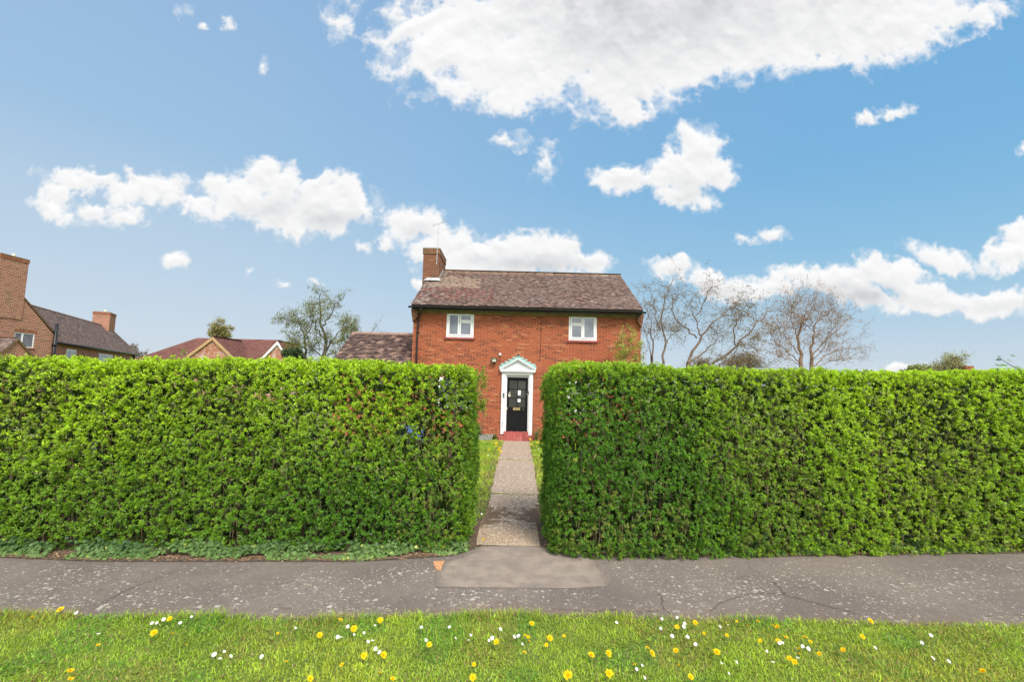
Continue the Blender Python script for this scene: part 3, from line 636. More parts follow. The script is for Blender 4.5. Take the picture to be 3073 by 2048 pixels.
# ivy and leaf litter along the foot of the hedges
def ivy(n, xa, xb, seed):
    r = np.random.default_rng(seed); x = xa+(xb-xa)*r.random(n); t = r.random(n)
    wdt = .03+.17*vn(np.c_[x, x*0, x*0], 1.9, seed)+.05*vn(np.c_[x, x*0, x*0], 7, seed)
    y = hedge_y(x)-.03*(vn(np.c_[x, x*0, x*0], 5, seed+3) > .55)+t*wdt*1.35; z = .02+.10*t*r.random(n)+.06*t
    k = vn(np.c_[x, y, z], 3.2, seed+1) >  .38; x, y, z, t = x[k], y[k], z[k], t[k]; n = len(x)
    ang = np.radians([0, 28, 50, 78, 115, 180, 245, 282, 310, 332]); rad = np.array([1.0, .55, .85, .5, .62, .25, .62, .5, .85, .55])
    s = (.020+.020*r.random(n))[:, None, None]; th = r.random(n)*2*pi
    N = unit(np.c_[r.normal(0, .35, n), -.55+r.normal(0, .35, n), np.full(n, .8)]); u = unit(np.cross(N, np.c_[np.cos(th), np.sin(th), th*0])); w = np.cross(N, u)
    V = np.c_[x, y, z][:, None, :]+s*rad[None, :, None]*(u[:, None, :]*np.cos(ang)[None, :, None]+w[:, None, :]*np.sin(ang)[None, :, None])
    g = np.clip(vn(np.c_[x, y, z], 2.2, seed+2)*.6+.55*(1-t), 0, 1); c = np.array([[.02, .06, .018]])*(1-g[:, None])+np.array([[.125, .205, .05]])*g[:, None]; c = c*(.65+.7*r.random((n, 1)))
    c = np.where(r.random((n, 1)) < .012, np.array([[.34, .38, .08]]), c)
    return V, c, len(ang)
for nm, a in (('ivy', (5600, -9, -.45, 3)), ('ivy', (7200, .55, 9.2, 4))):
    V, c, k = ivy(*a); n = len(V); mb = MB().add(V.reshape(-1, 3), np.arange(n*k).reshape(n, k), np.repeat(c, k, 0))
    tag(mb.build(nm, M['ivy']), 'low green ivy creeping along the foot of the %s hedge' % ('left' if a[1] < 0 else 'right'), kind='stuff')
n = 7000; X = (rng.random(n)*2-1)*9; k = (np.abs(X) > .5) & (rng.random(n) < .35+.65*vn(np.c_[X, X*0, X*0], 2.2, 71)); X = X[k]; n = len(X); Y = hedge_y(X)-.06*rng.random(n)**3*2+.16*rng.random(n)
a = rng.random(n)*2*pi; A = np.c_[np.cos(a), np.sin(a), rng.normal(0, .2, n)]
cc = np.array([[.28, .17, .10]])*(.4+1.1*rng.random((n, 1))); cc = np.where(rng.random((n, 1)) < .2, np.array([[.42, .30, .18]]), cc)
mb = leaves_into(MB(), np.c_[X, Y, .018+.012*rng.random(n)], A, np.c_[rng.normal(0, .3, (n, 2)), np.ones(n)], .02+.02*rng.random(n), .006+.010*rng.random(n), cc, .08)
for i in range(110):
    x = (random.random()*2-1)*6.5
    if abs(x) < .7: continue
    y = hedge_y(x)-.03+.10*random.random(); a_ = random.gauss(0, .35); L_ = .08+.25*random.random(); mb.tube([(x, y, .02), (x+L_*.5*cos(a_), y+L_*.5*sin(a_)+.01, .03), (x+L_*cos(a_), y+L_*sin(a_), .018)], [.002, .0018, .001], 3, (.34, .22, .13), False)
tag(mb.build('leaf_litter', M['litter']), 'dry brown leaves and twigs lying along the hedge foot', kind='stuff')
n = 420; X = (rng.random(n)*2-1)*5.5; Yv = gedge(X)+.02+(hedge_y(X)-gedge(X))*rng.random(n)**2.6
a = rng.random(n)*2*pi
tag(leaves_into(MB(), np.c_[X, Yv, np.full(n, .014)], np.c_[np.cos(a), np.sin(a), np.zeros(n)], np.c_[np.zeros((n, 2)), np.ones(n)], .012+.03*rng.random(n), .003+.005*rng.random(n), np.array([[.34, .24, .14]])*(.5+rng.random((n, 1)))).build('pavement_litter', M['litter']), 'scattered dry leaf bits on the grey pavement', kind='stuff')

# ---------------------------------------------------------------- main house
FY = 17.1
house = empty('brick_house', (0, 0, 0), 'two storey red brick house with black front door behind the hedges', 'house')
def fx(sx, sy=1050, y=FY): return py(sx, sy, y)[0]
def fz(sx, sy, y=FY): return py(sx, sy, y)[2]
WX0, WX1 = fx(1239, 1000), fx(1923, 1000)
WZ = 4.80; DEP = 6.9
def wall_holes(mb, x0, x1, z0, z1, y, holes, rev=.10):
    xs_ = sorted({x0, x1, *[h[0] for h in holes], *[h[1] for h in holes]}); zs_ = sorted({z0, z1, *[h[2] for h in holes], *[h[3] for h in holes]})
    for a, b in zip(xs_[:-1], xs_[1:]):
        for c, d in zip(zs_[:-1], zs_[1:]):
            mx, mz = (a+b)/2, (c+d)/2
            if any(h[0] < mx < h[1] and h[2] < mz < h[3] for h in holes): continue
            mb.add([(a, y, c), (b, y, c), (b, y, d), (a, y, d)], np.array([[0, 1, 2, 3]]))
    for h in holes:
        a, b, c, d = h
        mb.add([(a, y, c), (b, y, c), (b, y, d), (a, y, d), (a, y+rev, c), (b, y+rev, c), (b, y+rev, d), (a, y+rev, d)], np.array([[0, 4, 5, 1], [1, 5, 6, 2], [2, 6, 7, 3], [3, 7, 4, 0]]))
w1x = (fx(1340, 975), fx(1422, 975)); w2x = (fx(1707, 985), fx(1791, 985)); wz = (3.76, 4.72)
lowz = (1.05, 2.25); w3x = (fx(1310, 1180), fx(1420, 1180)); w4x = (fx(1700, 1180), fx(1810, 1180))
dx0, dx1 = fx(1400+597/5.057, 1140), fx(1400+958/5.057, 1140); dtop = fz(1553, 1128); dbot = .30
mb = MB()
holes = [(*w1x, *wz), (*w2x, *wz), (*w3x, *lowz), (*w4x, *lowz), (dx0, dx1, dbot, dtop)]
wall_holes(mb, WX0, WX1, -.1, WZ, FY, holes)
BY = FY+DEP; RZ = 7.12; RY = FY+DEP/2
# side and back walls with gables
for x, s_ in ((WX0, 1), (WX1, -1)):
    P_ = [(x, FY, -.1), (x, BY, -.1), (x, BY, WZ), (x, RY, RZ-.12), (x, FY, WZ)]
    mb.add(P_, np.array([[0, 1, 2, 3, 4][::s_*-1 if s_ > 0 else 1]]))
mb.add([(WX0, BY, -.1), (WX1, BY, -.1), (WX1, BY, WZ), (WX0, BY, WZ)], np.array([[3, 2, 1, 0]]))
mb.build('wall', M['brick'], house)
# bell-shaped brick corbels under the eaves ends
mb = MB()
for x, s_ in ((WX0, -1), (WX1, 1)):
    prof = [(x, 4.30), (x+s_*.02, 4.45), (x+s_*.055, 4.62), (x+s_*.075, 4.80), (x-s_*.16, 4.80), (x-s_*.16, 4.50), (x-s_*.10, 4.42)]
    if s_ > 0: prof = prof[::-1]
    MB().prism([(p[0], FY-.16, p[1]) for p in prof], (0, .6, 0)).build('eaves_corbel', M['brick_old'], house)

# roof: separate overlapping clay tiles on a solid slab
def tile_roof(mb, e0, e1, r0, r1, colf, tw=.165, gauge=.10, seed=1, sag=.0):
    e0, e1, r0, r1 = map(lambda a: np.array(a, float), (e0, e1, r0, r1)); r = np.random.default_rng(seed)
    H = np.linalg.norm((r0+r1)/2-(e0+e1)/2); nr = int(H/gauge); up = unit((r0+r1)/2-(e0+e1)/2); N = unit(np.cross(e1-e0, up))
    if N[2] < 0: N = -N
    V = []; C = []
    for i in range(nr):
        t = i/nr; a = e0+(r0-e0)*t; b = e1+(r1-e1)*t; L = np.linalg.norm(b-a); d = (b-a)/L
        ed = np.arange(-1, int(L/tw)+2)*tw+(tw/2 if i % 2 else 0)+r.normal(0, .002); x0 = np.clip(ed[:-1]+.003, 0, L); x1 = np.clip(ed[1:], 0, L); k = x1-x0 > .01; x0, x1 = x0[k], x1[k]; m_ = len(x0)
        if not m_: continue
        lift = .020+.008*r.random(m_)+np.where(r.random(m_) < .08, .010*r.random(m_), 0); sg = -sag*sin(pi*min(1, t*1.3)*.77)*np.sin(pi*(x0/L))
        low = r.normal(0, .004, m_); base = a[None]+N*sg[:, None]
        def pt(x, u_, n_): return base+d*x[:, None]+up*np.broadcast_to(u_, (m_,))[:, None]+N*np.broadcast_to(n_, (m_,))[:, None]
        l2 = lift+r.normal(0, .003, m_)
        vs = [pt(x0, low, lift), pt(x1, low, l2), pt(x1, gauge*1.7, .012), pt(x0, gauge*1.7, .012), pt(x0, low, lift-.013), pt(x1, low, l2-.013)]
        V.append(np.stack(vs, 1)); C.append(colf(pt((x0+x1)/2, 0, 0), r, t, (x0+x1)/2/L))
    V = np.concatenate(V); C = np.concatenate(C); n = len(V); b_ = np.arange(n)[:, None]*6
    mb.add(V.reshape(-1, 3), np.concatenate([b_+np.array([[0, 1, 2, 3]]), b_+np.array([[4, 5, 1, 0]])]), np.repeat(C, 6, 0))
def slab(mb, e0, e1, r0, r1, th, C):
    mb.prism([e0, e1, r1, r0], (0, 0, -th), C)
def tilecol_main(P, r, t, u):
    n = len(P); g = r.random((n, 1)); c = np.array([[.092, .060, .047]])*(1-g)+np.array([[.175, .118, .093]])*g
    s = vn(P, 1.1, 3)[:, None]; s2 = vn(P, 3.5, 4)[:, None]; k = r.random((n, 1))
    c = np.where(k < .06+.16*(s2 > .55)*(s > .45), np.array([[.055, .032, .028]])*(.8+.5*g), c)
    c = np.where((k > .84-.10*(s > .6)), np.array([[.215, .135, .108]])*(.8+.4*g), c)
    c = np.where((k > .985), np.array([[.30, .26, .23]]), c)
    grey = np.clip((s-.45)*2, 0, .3); c = c*(1-grey)+np.array([[.15, .112, .098]])*grey
    top = (t > .93); c = c*(1+.25*top)
    x = P[:, 0]-(-3.75)
    c = np.where(((x-.35*t < .45)[:, None]) & (r.random((n, 1)) < .45), np.array([[.26, .215, .19]])*(.8+.3*g), c)
    # the patch of paler mortar-stained tiles below the chimney
    d = ((x-1.25)/1.15)**2+((t-.62)/.20)**2+(vn(P, 3, 8)-.5)*1.1; pm = np.clip((1.15-d)*2.2, 0, 1)[:, None]
    c = np.where(r.random((n, 1)) < pm*.85, np.array([[.27, .20, .145]])*(.75+.4*g), c)
    rr = (np.abs(x-1.3) < 1.6)[:, None] & (t < .48) & (t > .12); c = np.where(rr & (r.random((n, 1)) < .3), np.array([[.15, .062, .052]])*(.8+.5*g), c)
    return c
EX0, EX1 = fx(1232, 925, 16.72)+.0, fx(1932, 935, 16.72); EY = 16.72; EZ = 4.91
k_ = (RZ-EZ)/(RY-EY); RX0, RX1 = EX0+.03, EX1+.05
mb = MB(); dk = (.06, .05, .045)
slab(mb, (EX0+.02, EY+.03, EZ), (EX1-.02, EY+.03, EZ), (RX0+.02, RY, RZ-.01), (RX1-.02, RY, RZ-.01), .10, dk)
slab(mb, (RX0+.02, RY, RZ), (RX1-.02, RY, RZ), (EX0+.02, 2*RY-EY, EZ), (EX1-.02, 2*RY-EY, EZ), .10, dk)
tile_roof(mb, (EX0, EY, EZ), (EX1, EY, EZ), (RX0, RY, RZ), (RX1, RY, RZ), tilecol_main, tw=.115, gauge=.098)
tile_roof(mb, (EX1, 2*RY-EY, EZ), (EX0, 2*RY-EY, EZ), (RX1, RY, RZ), (RX0, RY, RZ), tilecol_main, gauge=.2, tw=.33)
roof = mb.build('roof', M['tile'], house)
mb = MB(); x = RX0+.55
while x < RX1-.02:
    L_ = min(.42, RX1-x); z = RZ-.045+random.gauss(0, .005); g = random.random(); c = (.20+.07*g, .13+.05*g, .09+.04*g)
    if random.random() < .2: c = (.30, .26, .20)
    mb.tube([(x, RY, z), (x+L_-.012, RY, z+.005)], .105+random.gauss(0, .002), 10, c); x += L_
mb.build('ridge_tiles', M['tile'], roof, True)
mb = MB(); mb.box(EX0+.04, EX1-.04, EY+.05, EY+.075, EZ-.17, EZ-.01); mb.build('fascia', M['blackplastic'], house)
mb = MB()
th = np.linspace(pi, 2*pi, 8); prof = [(EY-.03+.062*cos(a), EZ-.065+.062*sin(a)) for a in th]+[(EY-.03+.055*cos(a), EZ-.062+.055*sin(a)) for a in th[::-1]]
mb.prism([(EX0-.06, p[0], p[1]) for p in prof][::-1], (EX1-EX0+.12, 0, 0)); mb.box(EX0-.065, EX0-.055, EY-.095, EY+.035, EZ-.128, EZ-.062); mb.box(EX1+.055, EX1+.065, EY-.095, EY+.035, EZ-.128, EZ-.062)
gut = mb.build('gutter', M['blackplastic'], house)
mb = MB(); mb.box(EX0+.06, EX1-.06, EY+.08, FY+.002, EZ-.15, EZ-.13); mb.box(WX0-.01, WX1+.01, FY-.055, FY-.004, EZ-.245, EZ-.152); mb.build('soffit', M['soffit'], house)
# downpipe with swan neck
px_ = fx(1251, 1040, FY-.07)
mb = MB(); mb.tube([(px_+.16, EY-.02, EZ-.12), (px_+.16, EY, EZ-.22), (px_+.13, EY+.06, EZ-.30), (px_+.02, FY-.08, EZ-.46), (px_, FY-.07, EZ-.56), (px_, FY-.07, 3.2), (px_, FY-.07, .1)], .034, 8)
for z in (3.9, 2.2, .7): mb.tube([(px_, FY-.07, z), (px_, FY-.07, z+.05)], .043, 8); mb.box(px_-.06, px_+.06, FY-.03, FY-.001, z, z+.03)
mb.build('downpipe', M['blackplastic'], house, True)

# chimney
def chimney(parent, x0, x1, y0, y1, z0, z1, mat, msold, corb=.025):
    mb = MB(); mb.box(x0, x1, y0, y1, z0, z1-.26); c = mb.build('chimney', mat, parent)
    m2 = MB(); m2.box(x0-corb, x1+corb, y0-corb, y1+corb, z1-.258, z1-.02); m2.build('brick_crown', msold, c)
    m3 = MB(); m3.box(x0-corb-.01, x1+corb+.01, y0-corb-.01, y1+corb+.01, z1-.018, z1+.012); m3.prism([(x0+.05, y0+.05, z1+.013), (x1-.05, y0+.05, z1+.013), (x1-.05, y1-.05, z1+.013), (x0+.05, y1-.05, z1+.013)], (0, 0, .03)); m3.build('mortar_cap', M['concrete'], c)
    return c
CH0, CH1 = -3.93, -3.24; CY0, CY1 = 19.30, 21.15
ch = chimney(house, CH0, CH1, CY0, CY1, 5.2, 7.84, M['brick_old'], M['brick_soldier'])
mb = MB(); zf = EZ+k_*(CY0-EY)
mb.prism([(CH0+.20, CY0-.02, zf+.10), (CH0+.10, CY0-.24, zf-.06+.02), (CH1+.12, CY0-.24, zf-.06+.02), (CH1+.04, CY0-.02, zf+.10)], (0, -.006, .02)); mb.box(CH0+.20, CH1+.02, CY0-.016, CY0-.003, zf, zf+.14)
st = 7
for i in range(st):
    y0_ = CY0+(RY-CY0)*i/st*.98; z0_ = EZ+k_*(y0_-EY); mb.box(CH1+.003, CH1+.014, y0_, y0_+(RY-CY0)/st+.02, z0_-.05, z0_+.17)
mb.build('lead_flashing', M['lead'], ch)
mb = MB(); ax, ay = CH1-.10, CY0-.04; mb.tube([(ax, ay, 7.1), (ax+.02, ay, 8.05), (ax+.03, ay, 8.95)], [.016, .013, .009], 6)
mb.tube([(ax-.30, ay+.3, 8.93), (ax+.42, ay-.3, 8.93)], .007, 5); mb.tube([(ax-.05, ay-.22, 8.5), (ax+.14, ay+.22, 8.5)], .006, 4)
for q in np.linspace(0, 1, 8): cx, cy = ax-.30+.72*q, ay+.3-.6*q; mb.tube([(cx-.08, cy-.10, 8.94), (cx+.08, cy+.10, 8.94)], .004, 4)
for z in (7.35, 7.65): mb.box(ax-.04, ax+.04, ay-.02, ay+.035, z, z+.03)
mb.build('tv_aerial', M['lead'], ch)

# windows
def window(parent, x0, x1, z0, z1, y, layout, mframe, mglass, fw=.062, sill=True, ax=0):
    fr = MB(); yo, yi = y+.004, y+.08
    def bx(m_, a, b, c, d, e, f):
        if ax: m_.box(c, d, a, b, e, f)
        else: m_.box(a, b, c, d, e, f)
    bx(fr, x0, x0+fw, yo, yi, z0, z1); bx(fr, x1-fw, x1, yo, yi, z0, z1); bx(fr, x0+fw, x1-fw, yo, yi, z1-fw, z1); bx(fr, x0+fw, x1-fw, yo, yi, z0, z0+fw)
    cells = []
    X0, X1, Z0, Z1 = x0+fw, x1-fw, z0+fw, z1-fw
    for (a, b, c, d) in layout: cells.append((X0+(X1-X0)*a, X0+(X1-X0)*b, Z0+(Z1-Z0)*c, Z0+(Z1-Z0)*d))
    for (a, b, c, d) in cells:                 # opening lights stand proud of the outer frame
        s = .058; y2, y3 = yo-.018, yi-.012
        bx(fr, a+.006, a+s, y2, y3, c+.006, d-.006); bx(fr, b-s, b-.006, y2, y3, c+.006, d-.006); bx(fr, a+s, b-s, y2, y3, d-s, d-.006); bx(fr, a+s, b-s, y2, y3, c+.006, c+s)
    w = fr.build('window', mframe, parent)
    for (a, b, c, d) in cells:
        g = MB(); bx(g, a+.05, b-.05, yo-.006, yo+.012, c+.05, d-.05); g.build('pane', mglass, w)
    if sill:
        sm = MB(); bx(sm, x0-.07, x1+.06, y-.055, y+.02, z0-.075, z0-.002); sm.build('sill', M['sill'], w)
    bk = MB(); bx(bk, x0, x1, yi+.01, yi+.03, z0, z1); bk.build('curtain_lining', M['greyplastic'], w)
    return w
LA = [(0, .47, 0, 1), (.47, 1, 0, .66), (.47, 1, .66, 1)]; LB = [(.50, 1, 0, 1), (0, .50, 0, .66), (0, .50, .66, 1)]
tag(window(house, *w1x, *wz, FY, LA, M['upvc'], M['glass']), 'upper left white window'); tag(window(house, *w2x, *wz, FY, LB, M['upvc'], M['glass']), 'upper right white window')
window(house, *w3x, *lowz, FY, LA, M['upvc'], M['glass']); window(house, *w4x, *lowz, FY, LB, M['upvc'], M['glass'])

# door, surround, pediment
def c2(x, y, d=FY): p = py(1400+x/5.057, 1030+y/5.057, d); return p
dy = FY+.11
door = MB(); dl, dr, db, dt = dx0+.055, dx1-.055, dbot+.02, dtop-.07
door.box(dl, dr, dy+.028, dy+.045, db, dt)
gz0, gz1 = db+.86, dt-.10; st_ = .085; mid_ = (dl+dr)/2
for a, b in ((dl, dl+st_), (dr-st_, dr)): door.box(a, b, dy, dy+.026, db, dt)
door.box(dl+st_, dr-st_, dy, dy+.026, dt-.09, dt); door.box(dl+st_, dr-st_, dy, dy+.026, gz0-.16, gz0); door.box(dl+st_, dr-st_, dy, dy+.026, db, db+.17)
door.box(mid_-.014, mid_+.014, dy+.004, dy+.026, gz0, gz1+.01)
for q in (1, 2): zq = gz0+(gz1-gz0)*q/3; door.box(dl+st_, dr-st_, dy+.006, dy+.0265, zq-.013, zq+.013)
for q in (1, 2): xq = dl+st_+(dr-dl-2*st_)*q/3; door.box(xq-.022, xq+.022, dy+.002, dy+.026, db+.17, gz0-.16)
door.box(dl-.01, dr+.01, dy-.05, dy-.002, db, db+.05)
dr_ = door.build('door', M['black'], house)
for r_ in range(3):
    for c_ in range(2):
        a = dl+st_+.002 if c_ == 0 else mid_+.016; b = mid_-.016 if c_ == 0 else dr-st_-.002; z0 = gz0+(gz1-gz0)*r_/3+.014; z1 = gz0+(gz1-gz0)*(r_+1)/3-.014
        MB().box(a, b, dy+.014, dy+.022, z0, z1).build('pane', M['doorglass'], dr_)
def small(name, x0, y0, x1, y1, yy, th, mat, parent, label=None):
    a = c2(x0, y1, yy); b = c2(x1, y0, yy); o = MB().box(a[0], b[0], yy-th, yy, a[2], b[2]).build(name, mat, parent)
    if label: o['label'] = label
    return o
small('paper_notice', 779, 722, 824, 794, dy+.012, .003, M['paper'], dr_, 'upper white notice'); small('paper_notice', 775, 842, 820, 898, dy+.012, .003, M['paper'], dr_, 'lower bluish white notice')
small('printed_line', 781, 771, 823, 776, dy+.0085, .001, M['greyplastic'], dr_)
small('letter_plate', 706, 985, 812, 1020, dy-.001, .012, M['brass'], dr_); small('letter_flap', 722, 994, 798, 1010, dy-.014, .004, plain('dull_brass', (.30, .21, .10), .5, .2), dr_)
small('lock_case', 634, 765, 668, 815, dy-.001, .02, M['cream'], dr_); small('lock_dial', 645, 768, 662, 784, dy-.022, .01, M['blackplastic'], dr_); small('shackle', 650, 742, 660, 765, dy-.004, .01, M['cream'], dr_)
small('door_pull', 860, 992, 865, 1022, dy-.001, .03, M['brass'], dr_)
small('security_chain', 903, 776, 948, 783, dy-.012, .008, M['lead'], dr_)
# surround
sur = MB(); ox0, ox1 = c2(534, 600)[0], c2(1008, 600)[0]; jt = dtop
for a, b, s_ in ((ox0, dx0+.012, 1), (dx1-.012, ox1, -1)):
    sur.box(a, b, FY-.055, FY+.004, dbot-.10 if s_ > 0 else dbot-.12, jt+.012)
    i0, i1 = (a+.03, b-.045) if s_ > 0 else (a+.045, b-.03); sur.box(i0, i1, FY-.07, FY-.056, dbot-.02, jt-.03)
sur.box(ox0, ox1, FY-.055, FY+.004, jt+.012, jt+.15); sur.box(ox0+.10, ox1-.10, FY-.07, FY-.056, jt+.04, jt+.12)
sr = sur.build('door_surround', M['white'], house)
fr = MB(); fr.box(dx0+.001, dl-.004, FY+.006, dy+.05, dbot, dtop-.001); fr.box(dr+.004, dx1-.001, FY+.006, dy+.05, dbot, dtop-.001); fr.box(dl-.004, dr+.004, FY+.03, dy+.05, dt+.004, dtop-.002)
fr.build('door_frame', M['white'], house)
wr = plain('bare_rotten_wood', (.10, .06, .04), 1, .4, 30)
a = c2(537, 1290, FY-.07); MB().box(a[0], a[0]+.012, FY-.0735, FY-.0705, a[2], a[2]+.20).build('paint_flake', wr, sr)
a = c2(540, 1200, FY-.07); MB().box(a[0], a[0]+.018, FY-.0735, FY-.0705, a[2]-.10, a[2]).build('paint_flake', wr, sr)
bx0, bx1 = c2(512, 420)[0], c2(1046, 420)[0]; pz0 = c2(776, 437, FY-.1)[2]; pz1 = c2(776, 405, FY-.1)[2]; apex = c2(780, 250, FY-.1)[2]; xm = (bx0+bx1)/2
pe = MB(); pe.box(bx0, bx1, FY-.15, FY-.001, pz0, pz1); pe.box(bx0+.03, bx1-.03, FY-.12, FY-.001, pz0-.035, pz0-.002)
tri = [(bx0+.05, FY-.06, pz1+.001), (bx1-.05, FY-.06, pz1+.001), (xm, FY-.06, apex-.02)]; pe.prism(tri, (0, .058, 0))
for s_ in (-1, 1):
    a0 = np.array([xm+s_*(bx1-xm+.01), 0, pz1+.001]); a1 = np.array([xm, 0, apex]); q = unit(a1-a0); nn_ = np.array([-q[2]*s_*-1, 0, q[0]*s_*-1]); nn_ = nn_*(1 if nn_[2] > 0 else -1)
    for (w0, w1, yo) in ((-.055, -.005, -.13), (-.008, .03, -.17)):
        pts = [a0+nn_*w0, a1+nn_*w0, a1+nn_*w1, a0+nn_*w1]
        pts = [(max(min(p[0], xm) if s_ < 0 else max(p[0], xm), -9) if i in (1, 2) else p[0], FY+yo, p[2]) for i, p in enumerate(pts)]
        if s_ > 0: pts = pts[::-1]
        pe.prism(pts, (0, -yo-.003, 0))
ped = pe.build('pediment', M['white'], house)
out = [(498, 392), (465, 340), (540, 345), (510, 308), (600, 310), (570, 278), (660, 280), (630, 248), (720, 245), (690, 215), (775, 215), (755, 180), (820, 180), (800, 215), (875, 218), (855, 248), (930, 248), (905, 283), (985, 285), (965, 315), (1050, 318), (1035, 350), (1100, 350), (1058, 400)]
inn = [(1058, 388), (783, 232), (505, 380)]
# build the stepped flashing as a run of overlapping pieces against the wall
fl = MB(); pts = [c2(x, y, FY-.02) for x, y in out]; base = [c2(x, y, FY-.02) for x, y in ((505, 396), (783, 240), (1056, 398))]
def lerp_base(x):
    b0, b1, b2 = base
    return b0[2]+(b1[2]-b0[2])*(x-b0[0])/(b1[0]-b0[0]) if x < b1[0] else b1[2]+(b2[2]-b1[2])*(x-b1[0])/(b2[0]-b1[0])
for i in range(len(pts)-1):
    a, b = pts[i], pts[i+1]
    if b[0]-a[0] < .003: continue
    ax_, bx_ = (max(a[0], pts[i-1][0]) if i and a[0] < xm-.03 else a[0]), (min(b[0], pts[i+2][0]) if i+2 < len(pts) and b[0] > xm+.03 else b[0])
    za, zb = lerp_base(ax_)-.02, lerp_base(bx_)-.02
    if bx_-ax_ < .003: continue
    if a[2] <= za+.001 and b[2] <= zb+.001: continue
    fl.prism([(ax_, FY-.014-.0004*i, za), (bx_, FY-.014-.0004*i, zb), (bx_, FY-.014-.0004*i, max(b[2], zb+.002)), (ax_, FY-.014-.0004*i, max(a[2], za+.002))], (0, .012, 0))
for i in range(2, len(pts)-2):        # the tips that point outward
    a, b, c = pts[i-1], pts[i], pts[i+1]
    if (b[0] < a[0] and b[0] < c[0] and b[0] < xm) or (b[0] > a[0] and b[0] > c[0] and b[0] > xm):
        tri = [(a[0], FY-.022, a[2]), (b[0], FY-.022, b[2]), (c[0], FY-.022, c[2])]
        if (b[0]-a[0])*(c[2]-a[2])-(b[2]-a[2])*(c[0]-a[0]) < 0: tri = tri[::-1]
        fl.prism(tri, (0, .006, 0))
fl.build('stepped_copper_flashing', M['verdigris'], ped)
small('doorbell', 553, 762, 576, 832, FY-.071, .02, M['blackplastic'], sr); small('doorbell_button', 558, 800, 571, 822, FY-.0915, .006, M['greyplastic'], sr)
small('alarm_contact', 938, 735, 948, 776, FY+.0, .03, M['blackplastic'], sr); small('key_cover', 598, 975, 618, 1015, FY-.0, .02, M['cream'], sr)
# red steps
stp = MB(); s0, s1 = c2(487, 1420, 16.72)[0], c2(1002, 1420, 16.72)[0]; stp.box(s0, s1, 16.70, FY-.057, -.05, .16); u0, u1 = c2(566, 1360, 16.95)[0], c2(932, 1360, 16.95)[0]; stp.box(u0, u1, 16.93, FY+.10, .161, .305)
so_ = stp.build('front_step', M['redpaint'], house)
# floodlight, sensor, cables
fl0 = c2(420, 256, FY-.12); fz_ = fl0[2]
f = MB(); f.box(fl0[0]-.105, fl0[0]+.105, FY-.17, FY-.10, fz_-.085, fz_+.085); f.box(fl0[0]-.03, fl0[0]+.03, FY-.10, FY-.001, fz_-.03, fz_+.03); f.tube([(fl0[0], FY-.12, fz_-.085), (fl0[0], FY-.10, fz_-.17)], .022, 6)
fo = f.build('floodlight', M['blackplastic'], house); MB().box(fl0[0]-.075, fl0[0]+.075, FY-.176, FY-.1705, fz_-.05, fz_+.055).build('lens', plain('floodlight_glass', (.22, .25, .12), .15, .3, 6), fo); MB().box(fl0[0]-.07, fl0[0]+.07, FY-.182, FY-.1765, fz_-.065, fz_-.035).build('reflector', M['upvc'], fo)
s_ = c2(510, 172, FY-.03); se = MB().box(s_[0]-.04, s_[0]+.04, FY-.06, FY-.001, s_[2]-.04, s_[2]+.04).build('sensor_box', M['upvc'], house)
cb = MB(); a = c2(502, 200); b = c2(498, 300); cb.tube([(a[0], FY-.006, a[2]), (b[0]+.01, FY-.006, (a[2]+b[2])/2), (b[0], FY-.006, b[2]), (b[0]-.05, FY-.006, b[2]-.12)], .006, 5)
cb.build('wall_cable', M['blackplastic'], house); cb = MB()
q0 = py(1624.5, 945, FY); q1 = py(1620, 1080, FY); cb.tube([(q0[0], FY-.008, q0[2]+.1), (q0[0]+.005, FY-.008, (q0[2]+q1[2])/2), (q1[0], FY-.008, q1[2]), (q1[0]-.03, FY-.008, q1[2]-.05), (q1[0]-.09, FY-.008, q1[2]-.04), (q1[0]-.09, FY-.008, q1[2]+.0)], .007, 5)
cb.build('wall_cable', M['blackplastic'], house)

# low tiled extension on the left of the house
def tilecol_ext(P, r, t, u):
    n = len(P); g = r.random((n, 1)); c = np.array([[.085, .055, .045]])*(1-g)+np.array([[.145, .095, .078]])*g; k = r.random((n, 1)); s = vn(P, 2.5, 4)[:, None]
    c = np.where(k < .18+.18*(s > .5), np.array([[.055, .035, .032]])*(.8+.5*g), c); c = np.where(k > .88, np.array([[.27, .175, .13]])*(.7+.4*g), c); return c
ax0 = -6.72; ay0, ay1 = 16.85, 19.05; az0, az1 = 2.62, 4.02
mb = MB(); wy = 17.16; mb.prism([(ax0+.12, wy, -.1), (WX0-.003, wy, -.1), (WX0-.003, wy, 2.75), (ax0+.12, wy, 2.75)], (0, 3.7, 0)); mb.prism([(ax0+.13, wy+.01, 2.752), (ax0+.13, wy+3.69, 2.752), (ax0+.13, 19.05, 3.93)], (.2, 0, 0)); ex = mb.build('extension', M['brick'], house)
mb = MB(); E0, E1, R0, R1 = (ax0, ay0, az0), (WX0-.004, ay0, az0), (ax0, ay1, az1), (WX0-.004, ay1, az1)
slab(mb, (ax0+.02, ay0+.02, az0), (WX0-.006, ay0+.02, az0), (ax0+.02, ay1, az1), (WX0-.006, ay1, az1), .08, dk); slab(mb, (ax0+.02, ay1, az1), (WX0-.006, ay1, az1), (ax0+.02, 2*ay1-ay0, az0), (WX0-.006, 2*ay1-ay0, az0), .08, dk)
tile_roof(mb, E0, E1, R0, R1, tilecol_ext, tw=.165, gauge=.10, seed=5)
x = ax0
while x < WX0-.03:
    L_ = min(.40, WX0-.005-x); g = random.random(); mb.tube([(x, ay1, az1-.03), (x+L_-.01, ay1, az1-.026)], .095, 9, (.26+.06*g, .17+.04*g, .14+.03*g)); x += L_
mb.build('extension_roof', M['tile'], ex)

